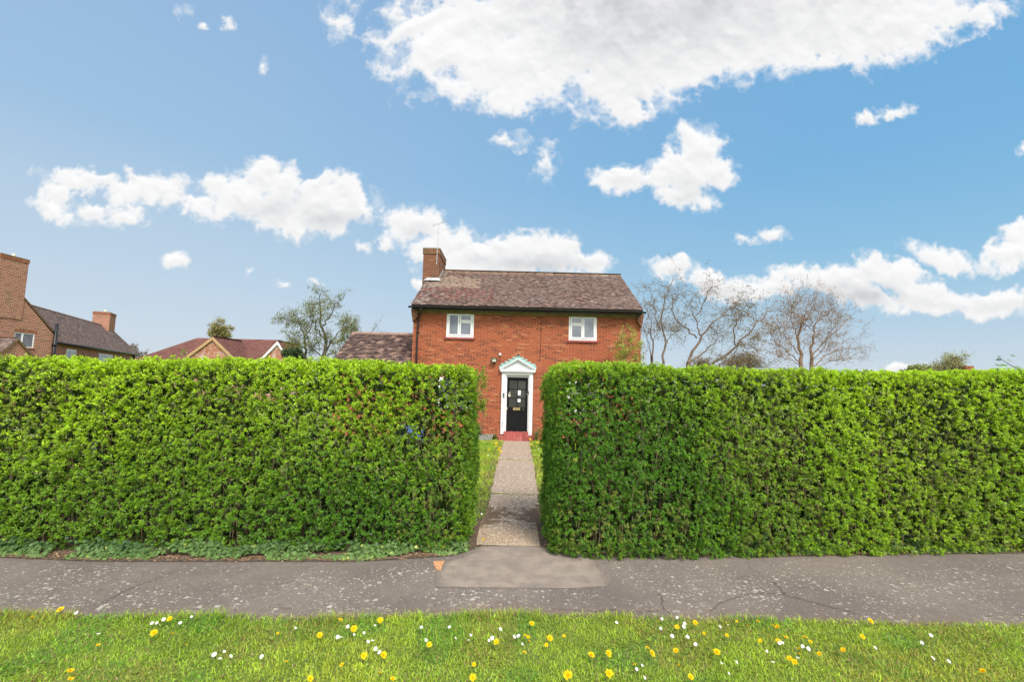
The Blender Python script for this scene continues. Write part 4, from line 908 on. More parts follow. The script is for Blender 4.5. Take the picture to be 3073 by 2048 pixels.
# trough and plants by the wall, blue box behind the hedge
def c2g(x, y, d): return c2(x, y, d)
q = c2(288, 1390, 16.75)
tr_ = empty('plant_trough', (q[0], 16.72, 0), 'grey stone trough standing by the wall left of the red steps', 'trough')
mb = MB(); w0, w1 = .21, .29; z0, z1 = -.01, .21
mb.add([(-w0, -.10, z0), (w0, -.10, z0), (w0, .10, z0), (-w0, .10, z0), (-w1, -.15, z1), (w1, -.15, z1), (w1, .15, z1), (-w1, .15, z1), (-w1+.04, -.11, z1), (w1-.04, -.11, z1), (w1-.04, .11, z1), (-w1+.04, .11, z1), (-w1+.04, -.11, z1-.05), (w1-.04, -.11, z1-.05), (w1-.04, .11, z1-.05), (-w1+.04, .11, z1-.05)],
       np.array([[0, 1, 5, 4], [1, 2, 6, 5], [2, 3, 7, 6], [3, 0, 4, 7], [4, 5, 9, 8], [5, 6, 10, 9], [6, 7, 11, 10], [7, 4, 8, 11], [8, 9, 13, 12], [9, 10, 14, 13], [10, 11, 15, 14], [11, 8, 12, 15], [3, 2, 1, 0]])); mb.build('basin', M['concrete'], tr_)
MB().box(-w1+.041, w1-.041, -.109, .109, z1-.049, z1-.03).build('soil', M['soil'], tr_)
n = 60; A = np.c_[rng.normal(0, .6, n), rng.normal(0, .6, n), np.ones(n)]; leaves_into(mbx := MB(), np.c_[(rng.random(n)-.5)*.16, (rng.random(n)-.5)*.08, np.full(n, z1-.03)], A, rng.normal(0, 1, (n, 3)), .05, .015, (.16, .25, .06)); mbx.build('seedlings', M['leaf'], tr_)
def weed(x, y, h, n, spread, label, col, brown=.1, name='wall_weed'):
    e = empty(name, (x, y, 0), label, 'weed'); st_ = MB(); lf_ = MB()
    for i in range(n):
        a = random.random()*2*pi; hh = h*(.5+.5*random.random()); dx_, dy_ = cos(a)*spread*random.random(), sin(a)*spread*.35*random.random(); p = np.array([(0, 0, 0), (dx_*.3, dy_*.3, hh*.5), (dx_, dy_, hh)]); p = resampled(p, 5); st_.tube(p, [.004, .0035, .003, .0025, .0015], 3, (.2, .2, .08), False)
        m_ = 9; t = rng.random(m_); P_ = np.stack([np.interp(t, np.linspace(0, 1, 5), p[:, j]) for j in range(3)], 1)
        cc = np.array(col)*(.6+.8*rng.random((m_, 1))); cc = np.where(rng.random((m_, 1)) < brown, np.array([[.30, .18, .10]]), cc)
        leaves_into(lf_, P_, np.c_[rng.normal(0, 1, (m_, 2)), rng.random(m_)*.8], rng.normal(0, 1, (m_, 3)), .07+.06*rng.random(m_), .025+.02*rng.random(m_), cc)
    st_.build('stems', M['bark'], e); lf_.build('leaves', M['leaf'], e); return e
weed(c2(190, 1380)[0], 16.80, .42, 16, .22, 'dark leafy weed at the wall left of the stone trough', (.05, .12, .03))
weed(c2(430, 1380)[0], 16.86, .22, 18, .22, 'low scrubby weed between the stone trough and the red steps', (.10, .18, .04), .3)
weed(c2(1060, 1370)[0], 16.90, .50, 14, .16, 'thin weed against the wall right of the red steps', (.14, .22, .06), .35)
weed(c2(590, 1360)[0], 16.88, .12, 8, .08, 'tiny weed growing on the lower red step', (.10, .18, .05), .3)
be = empty('plastic_crate', (py(1235, 1280, 16.0)[0], 16.0, 0), 'blue plastic crate glimpsed through the left hedge', 'crate')
mb = MB(); mb.box(-.45, .45, -.02, 0, 0, .56); mb.box(-.45, .45, .38, .40, 0, .56); mb.box(-.45, -.43, .001, .379, 0, .56); mb.box(.43, .45, .001, .379, 0, .56); mb.box(-.429, .429, .001, .379, .001, .03); mb.box(-.48, .48, -.05, -.021, .52, .58); mb.build('body', M['blue'], be)

# ---------------------------------------------------------------- neighbouring houses
lh = empty('brick_house', (0, 0, 0), 'brown brick house at far left with a tall wide chimney and gable', 'house')
XL = -33.0
mb = MB(); G = [pxp(64, 883, XL), pxp(173, 1008, XL)]      # where the verge leaves the stack and where it ends
ge0 = G[0]; ge1 = G[1]; yc = 29.45; slope = (ge0[2]-ge1[2])/(ge1[1]-ge0[1]); zr = ge1[2]+slope*(ge1[1]-yc)
yA, yB = 2*yc-ge1[1]+.12, ge1[1]-.12; za = ge1[2]-.12
win = (pxp(42, 1020, XL)[1], pxp(103, 1020, XL)[1], pxp(75, 1044, XL)[2], pxp(75, 1000, XL)[2])
xb = XL-9
def gable_side(mb, x, y0, y1, ze, yr, zr_, hole):
    a, b, c, d = hole; seg = sorted([y0, a, b, y1, yr]); top = lambda y: ze+(zr_-ze)*(1-abs(y-yr)/((y1-y0)/2))
    for u, v in zip(seg[:-1], seg[1:]):
        if v-u < 1e-4: continue
        mu = (u+v)/2
        if a < mu < b:
            mb.add([(x, u, -.1), (x, v, -.1), (x, v, c), (x, u, c)], np.array([[0, 1, 2, 3]])); mb.add([(x, u, d), (x, v, d), (x, v, top(v)), (x, u, top(u))], np.array([[0, 1, 2, 3]]))
        else: mb.add([(x, u, -.1), (x, v, -.1), (x, v, top(v)), (x, u, top(u))], np.array([[0, 1, 2, 3]]))
    mb.add([(x, a, c), (x, b, c), (x-.1, b, c), (x-.1, a, c), (x, a, d), (x, b, d), (x-.1, b, d), (x-.1, a, d)], np.array([[0, 3, 2, 1], [4, 5, 6, 7], [1, 2, 6, 5], [0, 4, 7, 3]]))
gable_side(mb, XL, yA, yB, za, yc, zr-.12, win)
mb.add([(XL, yA, -.1), (xb, yA, -.1), (xb, yA, za), (XL, yA, za)], np.array([[0, 3, 2, 1]])); mb.add([(XL, yB, -.1), (xb, yB, -.1), (xb, yB, za), (XL, yB, za)], np.array([[0, 1, 2, 3]]))
mb.build('wall', M['brick_left'], lh)
def tilecol_grey(P, r, t, u):
    n = len(P); g = r.random((n, 1)); c = np.array([[.115, .080, .070]])*(1-g)+np.array([[.20, .140, .122]])*g; k = r.random((n, 1)); c = np.where(k > .93, np.array([[.24, .19, .15]]), c); return np.where(k < .08, c*.55, c)
mb = MB(); e = ge1[2]
for s_, ye in ((1, ge1[1]+.05), (-1, 2*yc-ge1[1]-.05)):
    a = (XL+.02, ye, e-.02); b = (xb, ye, e-.02); c = (XL+.02, yc, zr); d = (xb, yc, zr)
    if s_ > 0: slab(mb, a, b, c, d, .09, (.20, .13, .08)); tile_roof(mb, b, a, d, c, tilecol_grey, tw=.33, gauge=.2, seed=9)
    else: slab(mb, c, d, a, b, .09, (.20, .13, .08)); tile_roof(mb, a, b, c, d, tilecol_grey, tw=.33, gauge=.2, seed=10)
mb.build('roof', M['tile'], lh)
ctop = pxp(88, 781, XL+.05)
chl = chimney(lh, XL-1.0, XL+.05, 2*yc-ge0[1]-.02, ctop[1], 5.5, ctop[2], M['brick_left'], M['brick_left_soldier'], .03)
for yy in (28.6, 29.9): MB().tube([(XL-.5, yy, ctop[2]+.03), (XL-.5, yy, ctop[2]+.28)], .10, 8).build('chimney_pot', M['cream'], chl, True)
wl = window(lh, win[0], win[1], win[2], win[3], 0, [(0, .42, 0, 1), (.42, 1, 0, 1)], M['upvc'], M['glass'], .06, False, ax=0) if False else None
# the window in the gable faces sideways (+X)
def side_window(parent, x, y0, y1, z0, z1, splits, fw=.06, mg=None):
    fr = MB(); fr.box(x-.09, x-.02, y0, y0+fw, z0, z1); fr.box(x-.09, x-.02, y1-fw, y1, z0, z1); fr.box(x-.09, x-.02, y0+fw, y1-fw, z0, z0+fw); fr.box(x-.09, x-.02, y0+fw, y1-fw, z1-fw, z1)
    for q in splits: yq = y0+(y1-y0)*q; fr.box(x-.088, x-.012, yq-.045, yq+.045, z0+fw, z1-fw)
    w = fr.build('window', M['upvc'], parent); ed = [y0+fw]+[y0+(y1-y0)*q for q in splits]+[y1-fw]
    for a, b in zip(ed[:-1], ed[1:]): MB().box(x-.06, x-.045, a, b, z0+fw, z1-fw).build('pane', mg or M['glass'], w)
    MB().box(x-.05, x+.06, y0-.1, y1+.1, z0-.08, z0-.002).build('sill', M['sill'], w); return w
side_window(lh, XL, *win, [.40])
mb = MB(); mb.box(XL-.001, XL+.006, win[0]-.05, win[1]+.15, win[3]+.0, win[3]+.24); mb.build('soldier_lintel', M['brick_left_soldier'], lh)
mb = MB(); mb.tube([(XL+.10, ge1[1]-.25, -.1), (XL+.10, ge1[1]-.25, pxp(155, 970, XL)[2])], .11, 8); mb.tube([(XL+.10, ge1[1]-.25, 3.9), (XL+.10, ge1[1]-.25, 4.1)], .15, 8); mb.build('soil_pipe', M['blackplastic'], lh, True)
# small gabled porch in front
ap = pxp(51, 1017, -31.0); rf_ = pxp(97, 1070, -31.0); hw = rf_[1]-ap[1]; mb = MB()
mb.prism([(-31, ap[1]-hw+.1, -.1), (-31, ap[1]+hw-.1, -.1), (-31, ap[1]+hw-.1, rf_[2]), (-31, ap[1], ap[2]-.12), (-31, ap[1]-hw+.1, rf_[2])], (-1.99, 0, 0)); po = mb.build('porch', M['brick_left'], lh)
mb = MB()
for s_ in (1, -1):
    a = (-30.9, ap[1]+s_*(hw+.1), rf_[2]-.08); b = (-32.99, ap[1]+s_*(hw+.1), rf_[2]-.08); c = (-30.9, ap[1], ap[2]); d = (-32.99, ap[1], ap[2])
    slab(mb, *( (a, b, c, d) if s_ > 0 else (c, d, a, b)), .12, (.20, .14, .08)); tile_roof(mb, *((b, a, d, c) if s_ > 0 else (a, b, c, d)), tilecol_grey, tw=.2, gauge=.13, seed=12)
mb.build('porch_roof', M['tile'], po)
# rear wing with its ridge running away to the back
def at_z(sx, sy, z): return pz(sx, sy, z)
r0 = at_z(90, 916, 7.4); r1 = at_z(329, 983, 7.4); e0 = at_z(153, 1023.6, 4.4); e1 = at_z(416, 1064, 4.4)
dirv = unit((e1-e0)*np.array([1, 1, 0])); per = np.array([dirv[1], -dirv[0], 0]);
wdt_ = float(np.dot(r0-e0, per)); perI = -per if np.dot(per, CAM-e0) > 0 else per   # points away from the viewer
L1 = np.dot(r1-r0, dirv); wid = 3.0
E0 = e0-dirv*2.0; E1 = e1; R0 = r0-dirv*1.0; R1 = r1
B0 = 2*R0-E0; B1 = 2*R1-E1; B0[2] = B1[2] = 4.4
mb = MB(); slab(mb, *[tuple(p) for p in (E0, E1, R0, R1)], .10, dk); tile_roof(mb, E0+[0, 0, .0], E1, R0, R1, tilecol_grey, tw=.22, gauge=.14, seed=14)
slab(mb, *[tuple(p) for p in (R0, R1, B0, B1)], .10, dk); mb.add([E1, B1, R1], np.array([[0, 1, 2]]), (.11, .08, .07)); rw = mb.build('wing_roof', M['tile'], lh)
mb = MB(); rg = resampled([R0, R1], 40)
for a, b in zip(rg[:-1], rg[1:]): g = random.random(); mb.tube([a+[0, 0, -.02], b+(a-b)*.05+[0, 0, -.02]], .10, 7, (.17+.05*g, .11+.04*g, .09))
mb.build('ridge_tiles', M['tile'], rw, True)
ins = .30
W0 = E0+perI*ins; W1 = E1+perI*ins-dirv*.35
wing = bpy.data.objects.new('x', None); ang = math.atan2(dirv[1], dirv[0]); bpy.data.objects.remove(wing)
wl_len = float(np.linalg.norm((W1-W0)[:2])); CA, SA = cos(ang), sin(ang)
def loc2(u, n_, z): return np.array([W0[0]+dirv[0]*u+(-per[0])*0-perI[0]*n_, W0[1]+dirv[1]*u-perI[1]*n_, z])
# wall built in local axes (x along the wing, -y towards the viewer) and turned into place
def seen_u(sx, sy):                 # distance along the wing wall of a photo pixel
    d = ray(sx, sy)[:2]; A_ = np.array([[d[0], -dirv[0]], [d[1], -dirv[1]]]); t_, u_ = np.linalg.solve(A_, W0[:2]-CAM[:2]); return u_, CAMH+ray(sx, sy)[2]*t_
u1, zt1 = seen_u(201, 1041); u2, _ = seen_u(231, 1046); u3, zt3 = seen_u(298, 1057); u4, _ = seen_u(340, 1062)
mb = MB(); hl = [(u1, u2, 2.6, 4.0), (u3, u4, 2.9, 3.95)]
wall_holes(mb, 0, wl_len, -.1, 4.36, 0, hl); mb.add([(wl_len, 0, -.1), (wl_len, 4.8, -.1), (wl_len, 4.8, 4.36), (wl_len, 0, 4.36)], np.array([[0, 1, 2, 3]]))
ww = mb.build('wing_wall', M['brick_left'], lh); ww.location = (W0[0], W0[1], 0); ww.rotation_euler = (0, 0, ang)
window(ww, u1, u2, 2.6, 4.0, 0, [(0, .5, 0, 1), (.5, 1, 0, 1)], M['upvc'], M['glass'], .09, False); window(ww, u3, u4, 2.9, 3.95, 0, [(0, 1, 0, .6), (0, 1, .6, 1)], M['upvc'], M['glass'], .09, False)
mb = MB(); mb.tube([E0+[0, 0, -.08]-perI*.03, E1+[0, 0, -.08]-perI*.03], .10, 8); mb.build('gutter', M['blackplastic'], lh, True)
mb = MB(); p_ = W1-dirv*.6-perI*.1; mb.tube([(p_[0], p_[1], -.1), (p_[0], p_[1], 4.3)], .09, 6); mb.build('downpipe', M['blackplastic'], lh, True)
cc_ = R0+(R1-R0)*.90; hl_ = .95
cw = bpy.data.objects
mb = MB(); mb.box(-hl_, hl_, -.75, .75, 6.3, 8.55); cwing = mb.build('chimney', M['brick_left'], lh); cwing.location = (cc_[0], cc_[1], 0); cwing.rotation_euler = (0, 0, ang)
MB().box(-hl_-.03, hl_+.03, -.78, .78, 8.552, 8.85).build('brick_crown', M['brick_left_soldier'], cwing); MB().box(-hl_+.1, hl_-.1, -.6, .6, 8.852, 8.92).build('mortar_cap', M['concrete'], cwing)
MB().tube([(0, 0, 8.92), (0, 0, 9.2)], .12, 8).build('chimney_pot', M['cream'], cwing, True)
fm = MB(); fm.prism([(hl_+.02, -.80, 6.2), (hl_+.02, .0, 7.35), (hl_+.02, 0, 7.65), (hl_+.02, -.80, 6.6)], (.03, 0, 0)); fm.prism([(-hl_-.05, -.80, 6.2), (hl_+.05, -.80, 6.2), (hl_+.05, -.80, 6.62), (-hl_-.05, -.80, 6.62)][::-1], (0, -.05, 0)); fm.build('lead_flashing', M['lead'], cwing)

# far house between the neighbour and the tree
fh = empty('brick_house', (0, 0, 0), 'distant low house with a dark red tiled roof and washed brick gable', 'house')
def tilecol_red(P, r, t, u):
    n = len(P); g = r.random((n, 1)); return np.array([[.115, .050, .042]])*(1-g)+np.array([[.17, .075, .060]])*g
Df = 46.0
def q4(x, y, d): return py(480+x/3.0167, 820+y/3.0167, d)
A0, A1 = q4(330, 594, Df), q4(1072, 614, Df); zr_ = (A0[2]+A1[2])/2; ze_ = 3.0; dpt = 4.4; yE = Df-dpt
x0_ = A0[0]-2.2; x1_ = A1[0]
mb = MB(); a = (x0_-1.2, yE, ze_); b = (x1_+.3, yE, ze_); c = (A0[0], Df, zr_); d = (A1[0], Df, zr_)
slab(mb, a, b, c, d, .12, (.10, .05, .04)); tile_roof(mb, a, b, c, d, tilecol_red, tw=.4, gauge=.25, seed=21)
bk0 = (a[0], 2*Df-yE, ze_); bk1 = (b[0], 2*Df-yE, ze_); slab(mb, c, d, bk0, bk1, .12, (.10, .05, .04)); mb.add([a, c, bk0], np.array([[0, 1, 2]]), (.15, .06, .05)); fr_ = mb.build('roof', M['tile'], fh)
mb = MB(); mb.box(x0_+.0, x1_, yE+.4, 2*Df-yE-.4, -.1, ze_-.05); mb.build('wall', M['brick_far'], fh)
def cross_gable(nm, ap_, l_, r_, yf, mboard, mwall, yback):
    ap_, l_, r_ = [np.array([p[0], yf, p[2]]) for p in (ap_, l_, r_)]
    sl = (ap_[2]-l_[2])/(ap_[0]-l_[0]); sr_ = (ap_[2]-r_[2])/(r_[0]-ap_[0]); zb = ze_-.3; L2 = np.array([ap_[0]-(ap_[2]-zb)/sl, yf, zb]); R2 = np.array([ap_[0]+(ap_[2]-zb)/sr_, yf, zb])
    m1 = MB(); m1.prism([(L2[0]+.15, yf+.1, -.1), (R2[0]-.15, yf+.1, -.1), (R2[0]-.15, yf+.1, zb), (ap_[0], yf+.1, ap_[2]-.16), (L2[0]+.15, yf+.1, zb)], (0, yback-yf, 0)); g_ = m1.build(nm, mwall, fh)
    m2 = MB(); dy_ = np.array([0, yback-yf+2.2, 0])
    slab(m2, ap_, ap_+dy_, L2, L2+dy_, .10, (.16, .06, .05)); tile_roof(m2, L2+dy_, L2, ap_+dy_, ap_, tilecol_red, tw=.4, gauge=.25, seed=3); slab(m2, R2, R2+dy_, ap_, ap_+dy_, .10, (.16, .06, .05)); tile_roof(m2, R2, R2+dy_, ap_, ap_+dy_, tilecol_red, tw=.4, gauge=.25, seed=4)
    m2.build(nm+'_roof', M['tile'], g_)
    m3 = MB()
    for P2 in (L2, R2):
        v = [ap_, P2, P2-[0, 0, .30], ap_-[0, 0, .30]]; v = [p-[0, .06, -.03] for p in v]
        if P2 is L2: v = v
        else: v = v[::-1]
        m3.prism(v, (0, .05, 0))
    m3.build('bargeboard', mboard, g_); return g_
cross_gable('front_gable', q4(480, 580, yE-.9), q4(240, 755, yE-.9), q4(650, 748, yE-.9), yE-.9, M['timber'], M['brick_far'], yE+1.2)
cross_gable('side_gable', q4(1066, 620, yE-.7), q4(920, 772, yE-.7), q4(1142, 742, yE-.7), yE-.7, M['white'], M['brick_far'], yE+1.2)

# house at far right, only the chimney rises over the hedge
rh = empty('bungalow', (0, 0, 0), 'distant bungalow at far right with a red brick chimney above the hedge', 'house')
ct = py(2901, 1099, 60); Xc = ct[0]; mb = MB(); mb.box(Xc-6, Xc+7, 57, 66, -.1, 2.6); mb.build('wall', M['brick_far'], rh)
mb = MB(); a = (Xc-6.4, 56.5, 2.6); b = (Xc+7.4, 56.5, 2.6); c = (Xc-6.4, 61.5, ct[2]-1.0); d = (Xc+7.4, 61.5, ct[2]-1.0); slab(mb, a, b, c, d, .12, dk); slab(mb, c, d, (a[0], 66.5, 2.6), (b[0], 66.5, 2.6), .12, dk); tile_roof(mb, a, b, c, d, tilecol_red, tw=.5, gauge=.35, seed=31); mb.build('roof', M['tile'], rh)
chimney(rh, Xc-.5, Xc+.5, 59.6, 60.6, 2.9, ct[2], M['brick'], M['brick'], .03)

# ---------------------------------------------------------------- trees
class Tree:
    def __init__(s, seed): s.r = np.random.default_rng(seed); s.b = MB(); s.tips = []; s.tc = 0
    def limb(s, pts, r0, r1, k=6, col=(.10, .08, .06), n=10, wob=.03):
        p = resampled(pts, n); p[1:-1] += s.r.normal(0, wob, (n-2, 3)); s.b.tube(p, np.linspace(r0, r1, n), k, col, False); return p
    def twigs(s, p, count, ln, lvl, r0, droop=0., twist=.5, col=(.10, .08, .06), tipn=3, up=.45, out=.8, start=.2):
        for i in range(count):
            u = start+(1-start)*s.r.random(); j = u*(len(p)-1); a = int(j); f = j-a; q = p[a]*(1-f)+p[min(a+1, len(p)-1)]*f; t = unit(p[min(a+1, len(p)-1)]-p[max(a-1, 0)]+1e-6)
            d = unit(t*.5+s.r.normal(0, out, 3)+np.array([0, 0, up])); L = ln*(.5+.8*s.r.random()); m_ = 6; pp = [q]
            for k in range(m_-1): d = unit(d+s.r.normal(0, twist, 3)*.55+np.array([0, 0, -droop])); pp.append(pp[-1]+d*L/(m_-1))
            pp = np.array(pp); s.b.tube(pp, np.linspace(r0, r0*.35, m_), 3 if r0 < .012 else 4, col, False)
            if lvl > 0: s.twigs(pp, max(2, int(count*.55)) if lvl > 1 else 4, ln*.55, lvl-1, r0*.55, droop, twist, col, tipn, up*.7, out, .25)
            else:
                for k in range(tipn): s.tips.append(pp[s.r.integers(1, m_)]+s.r.normal(0, .03, 3))
            if lvl > 0: s.tips.append(pp[-1])
    def finish(s, name, base, label, cat='tree', leaf=None, lsz=(.03, .05), per=2, cols=((.2, .2, .05),), spread=.05, group=None):
        e = empty(name, tuple(base), label, cat, group); b = np.array(base); s.b.V = [v-b for v in s.b.V]; s.b.build('trunk', M['bark'], e)
        if s.tips and per:
            P = np.repeat(np.array(s.tips), per, 0)-b; n = len(P); P = P+s.r.normal(0, spread, (n, 3)); cl = np.array(cols)[s.r.integers(0, len(cols), n)]*(.55+.9*s.r.random((n, 1)))
            L = lsz[0]+(lsz[1]-lsz[0])*s.r.random(n); leaves_into(mb := MB(), P, s.r.normal(0, 1, (n, 3)), s.r.normal(0, 1, (n, 3)), L, L*.5, cl); mb.build('crown', M['leaf'], e)
        return e
def c5(x, y, d): return py(1800+x/2.614, 780+y/2.614, d)
def L5(pts, d, dd=0.):
    n = len(pts); return [c5(x, y, d+dd*i/max(1, n-1)) for i, (x, y) in enumerate(pts)]
bk1 = (.17, .125, .095); bk2 = (.24, .16, .12)
def ground_from(p): return np.array([p[0], p[1], -.05])
# slender twisted tree against the house
D_ = 23.0; T = Tree(101)
for pts, r0, dd in (([(412, 800), (412, 640), (400, 480), (370, 400), (340, 290)], .045, -.5), ([(420, 640), (455, 560), (480, 470)], .02, .4), ([(500, 800), (490, 745), (525, 655), (492, 545), (490, 400), (512, 300), (560, 190), (600, 115)], .06, .8), ([(470, 560), (440, 450), (425, 330), (385, 210)], .025, -.8), ([(525, 655), (560, 600), (620, 560)], .02, 1.), ([(345, 500), (365, 600), (400, 730)][::-1], .025, -.3), ([(490, 420), (560, 350), (640, 250)], .02, .5)):
    P0 = L5(pts, D_, dd); p = T.limb(P0, r0, .008, 6, bk1, 14, .035)
    if pts[0][1] >= 730: T.limb([ground_from(P0[0])+[(.1 if pts[0][0] < 450 else 0), 0, 0], P0[0]], r0*1.5, r0, 6, bk1, 5, .0)
    T.twigs(p, 13, 1.0, 1, .008, .04, .6, bk1, 3, .4, .8, .35)
T.finish('budding_tree', ground_from(c5(480, 800, D_)), 'slender twisted tree with small buds beside the right house wall', cols=((.22, .15, .07), (.27, .20, .08), (.20, .12, .07)), lsz=(.04, .08), per=2, spread=.05)
# wide forked bare tree
D_ = 24.5; T = Tree(102)
for pts, r0, dd in (([(690, 812), (740, 705), (792, 600), (870, 505), (960, 432), (1080, 352)], .085, 1.2), ([(760, 615), (680, 540), (600, 470), (568, 380), (575, 300)], .045, -1.), ([(785, 590), (770, 520), (735, 440), (700, 335)], .05, .5), ([(738, 450), (800, 380), (835, 290), (885, 180)], .03, -.6), ([(705, 808), (850, 700), (930, 620), (1000, 560)], .045, 1.5), ([(860, 510), (900, 560), (960, 590)], .02, .8), ([(960, 432), (1060, 440), (1180, 430)], .025, .6), ([(640, 500), (600, 560), (560, 560)], .015, -.6)):
    P0 = L5(pts, D_, dd); p = T.limb(P0, r0, .010, 6, bk1, 14, .04)
    if pts[0][1] >= 800: T.limb([ground_from(P0[0]), P0[0]], r0*1.4, r0, 6, bk1, 5, .0)
    T.twigs(p, 14, 1.25, 1, .009, .02, .6, bk1, 3, .25, .8, .35)
T.finish('budding_tree', ground_from(c5(690, 812, D_)), 'wide forked bare tree with curling branches and sparse olive buds', cols=((.24, .17, .07), (.30, .22, .08), (.20, .13, .07)), lsz=(.05, .10), per=2, spread=.06)
D_ = 26.0; T = Tree(103)
for pts, r0, dd in (([(890, 808), (1000, 742), (1060, 672), (1142, 592), (1250, 482), (1330, 400), (1480, 405)], .07, 1.0), ([(1060, 672), (1050, 545), (1100, 430), (1170, 320), (1150, 285)], .04, -.8), ([(940, 818), (1030, 790), (1080, 690)], .04, .4), ([(1142, 592), (1230, 600), (1330, 560)], .02, .5), ([(1100, 640), (1150, 700), (1260, 700)], .02, -.5), ([(1250, 482), (1160, 440), (1080, 380), (1000, 370)], .02, .4)):
    P0 = L5(pts, D_, dd); p = T.limb(P0, r0, .010, 6, bk1, 14, .05)
    if pts[0][1] >= 805: T.limb([ground_from(P0[0]), P0[0]], r0*1.4, r0, 6, bk1, 5, .0)
    T.twigs(p, 15, 1.1, 1, .009, .02, .6, bk1, 3, .2, .8, .3)
T.finish('budding_tree', ground_from(c5(900, 812, D_)), 'low leaning tree with dense brownish buds between the forked tree and the tall twin trunks', cols=((.26, .17, .07), (.30, .21, .08), (.22, .13, .08)), lsz=(.06, .12), per=2, spread=.07)
# tall twin trunks
D_ = 30.0; T = Tree(104)
for pts, r0, dd in (([(1580, 872), (1572, 740), (1560, 600), (1592, 450), (1640, 335)], .16, .6), ([(1572, 745), (1480, 650), (1420, 560), (1400, 520)], .05, -1.2), ([(1562, 620), (1500, 480), (1505, 350)], .05, -.8), ([(1660, 872), (1666, 705), (1682, 560), (1742, 395)], .15, -.6), ([(1664, 755), (1760, 650), (1850, 560), (1935, 485)], .06, 1.2), ([(1572, 805), (1450, 705), (1368, 640), (1330, 560)], .05, -1.), ([(1662, 850), (1780, 750), (1900, 700), (2030, 690)], .05, 1.), ([(1680, 570), (1600, 500), (1570, 560)], .03, .4), ([(1690, 540), (1640, 440), (1690, 360)], .035, .8), ([(1720, 450), (1800, 440), (1850, 400)], .03, -.5), ([(1590, 460), (1520, 400), (1500, 350)], .03, .5), ([(1665, 800), (1740, 720), (1790, 600), (1820, 480)], .04, .7), ([(1575, 840), (1500, 780), (1400, 760)], .035, -.6), ([(1700, 830), (1850, 790), (1980, 780)], .03, .6)):
    P0 = L5(pts, D_, dd); p = T.limb(P0, r0*.8, .014, 6, bk2, 14, .05)
    if pts[0][1] >= 870: T.limb([ground_from(P0[0]), P0[0]], r0, r0*.8, 6, bk2, 5, .0)
    T.twigs(p, 20, 1.5, 1, .011, .0, .4, bk2, 3, .5, .65, .25)
T.finish('budding_tree', ground_from(c5(1620, 872, D_)), 'tall twin trunked tree with reddish brown buds right of the leaning tree', cols=((.34, .18, .09), (.28, .15, .09), (.36, .22, .10)), lsz=(.05, .10), per=2, spread=.07)
# leafy twisted tree left of the extension
def L4(pts, d, dd=0.):
    n = len(pts); return [q4(x, y, d+dd*i/max(1, n-1)) for i, (x, y) in enumerate(pts)]
D_ = 25.5; T = Tree(105); bk3 = (.09, .08, .055)
for pts, r0, dd in (([(1470, 775), (1500, 700), (1500, 600), (1468, 480), (1462, 360), (1440, 220), (1470, 150)], .10, .4), ([(1500, 620), (1420, 500), (1380, 420), (1340, 300)], .05, -1.), ([(1310, 775), (1312, 600), (1255, 450), (1205, 340)], .07, -.6), ([(1480, 740), (1560, 620), (1640, 520), (1690, 420)], .06, 1.), ([(1468, 480), (1560, 380), (1600, 260), (1660, 230)], .05, .8), ([(1312, 600), (1350, 520), (1400, 400), (1370, 250)], .04, .6), ([(1312, 690), (1230, 620), (1140, 560)], .04, -.5), ([(1560, 640), (1680, 600), (1770, 540)], .04, .6), ([(1255, 450), (1160, 420), (1080, 400)], .025, -.3), ([(1470, 770), (1400, 690), (1340, 640)], .04, .9), ([(1640, 520), (1740, 470), (1790, 470)], .03, .4), ([(1480, 760), (1600, 720), (1700, 660)], .04, -.4), ([(1310, 760), (1240, 720), (1180, 650)], .04, .4)):
    P0 = L4(pts, D_, dd); p = T.limb(P0, r0, .012, 6, bk3, 14, .05)
    if pts[0][1] >= 770: T.limb([ground_from(P0[0]), P0[0]], r0*1.3, r0, 6, bk3, 5, .0)
    T.twigs(p, 15, .72, 1, .011, .03, .9, bk3, 3, .3, .85, .25)
T.finish('leafy_tree', ground_from(q4(1470, 775, D_)), 'twisted tree with small olive green leaves left of the tiled extension', cols=((.18, .20, .04), (.24, .25, .055), (.13, .15, .03), (.30, .28, .08)), lsz=(.05, .11), per=4, spread=.09)
# small far trees and shrubs
def puff(name, x, y, d, w, h, label, cols, seed, n=10, cat='tree', ln=None, per=3, lsz=(.08, .18), col=(.12, .09, .07), src=True):
    c = py(x, y, d); base = np.array([c[0], d, -.05]); T = Tree(seed); r = T.r; sc = d/F; W_, H_ = w*sc, h*sc; top = c[2]; z0 = top-H_*1.1
    st = base.copy(); mid_ = np.array([c[0], d, max(.3, z0)]); T.limb([st, mid_], max(.05, H_*.05), max(.04, H_*.035), 6, col, 4, .02)
    for i in range(n):
        a = r.random()*2*pi; u = sqrt(r.random()); tip = np.array([c[0]+W_*.5*u*cos(a), d+W_*.5*u*sin(a), z0+H_*1.05*sqrt(max(.02, 1-u*u))*(.75+.3*r.random())])
        p = T.limb([mid_, mid_*.5+tip*.5+r.normal(0, W_*.05, 3), tip], max(.02, H_*.02), .008, 4, col, 8, W_*.012); T.twigs(p, 12, (ln or W_*.20), 1, .010*max(1, d/30), .03, .6, col, 3, .3, .8, .3)
    return T.finish(name, base, label, cat, cols=cols, per=per, lsz=lsz, spread=W_*.025)
puff('leafy_tree', 660, 962, 56, 85, 62, 'small windblown yellow green tree behind the distant red roof', ((.36, .32, .12), (.28, .26, .10)), 201, 12, per=3, lsz=(.12, .26))
puff('leafy_tree', 2842, 1062, 62, 118, 60, 'rounded olive tree on the horizon left of the far right chimney', ((.32, .33, .14), (.38, .36, .17)), 202, 14, per=2, lsz=(.12, .26))
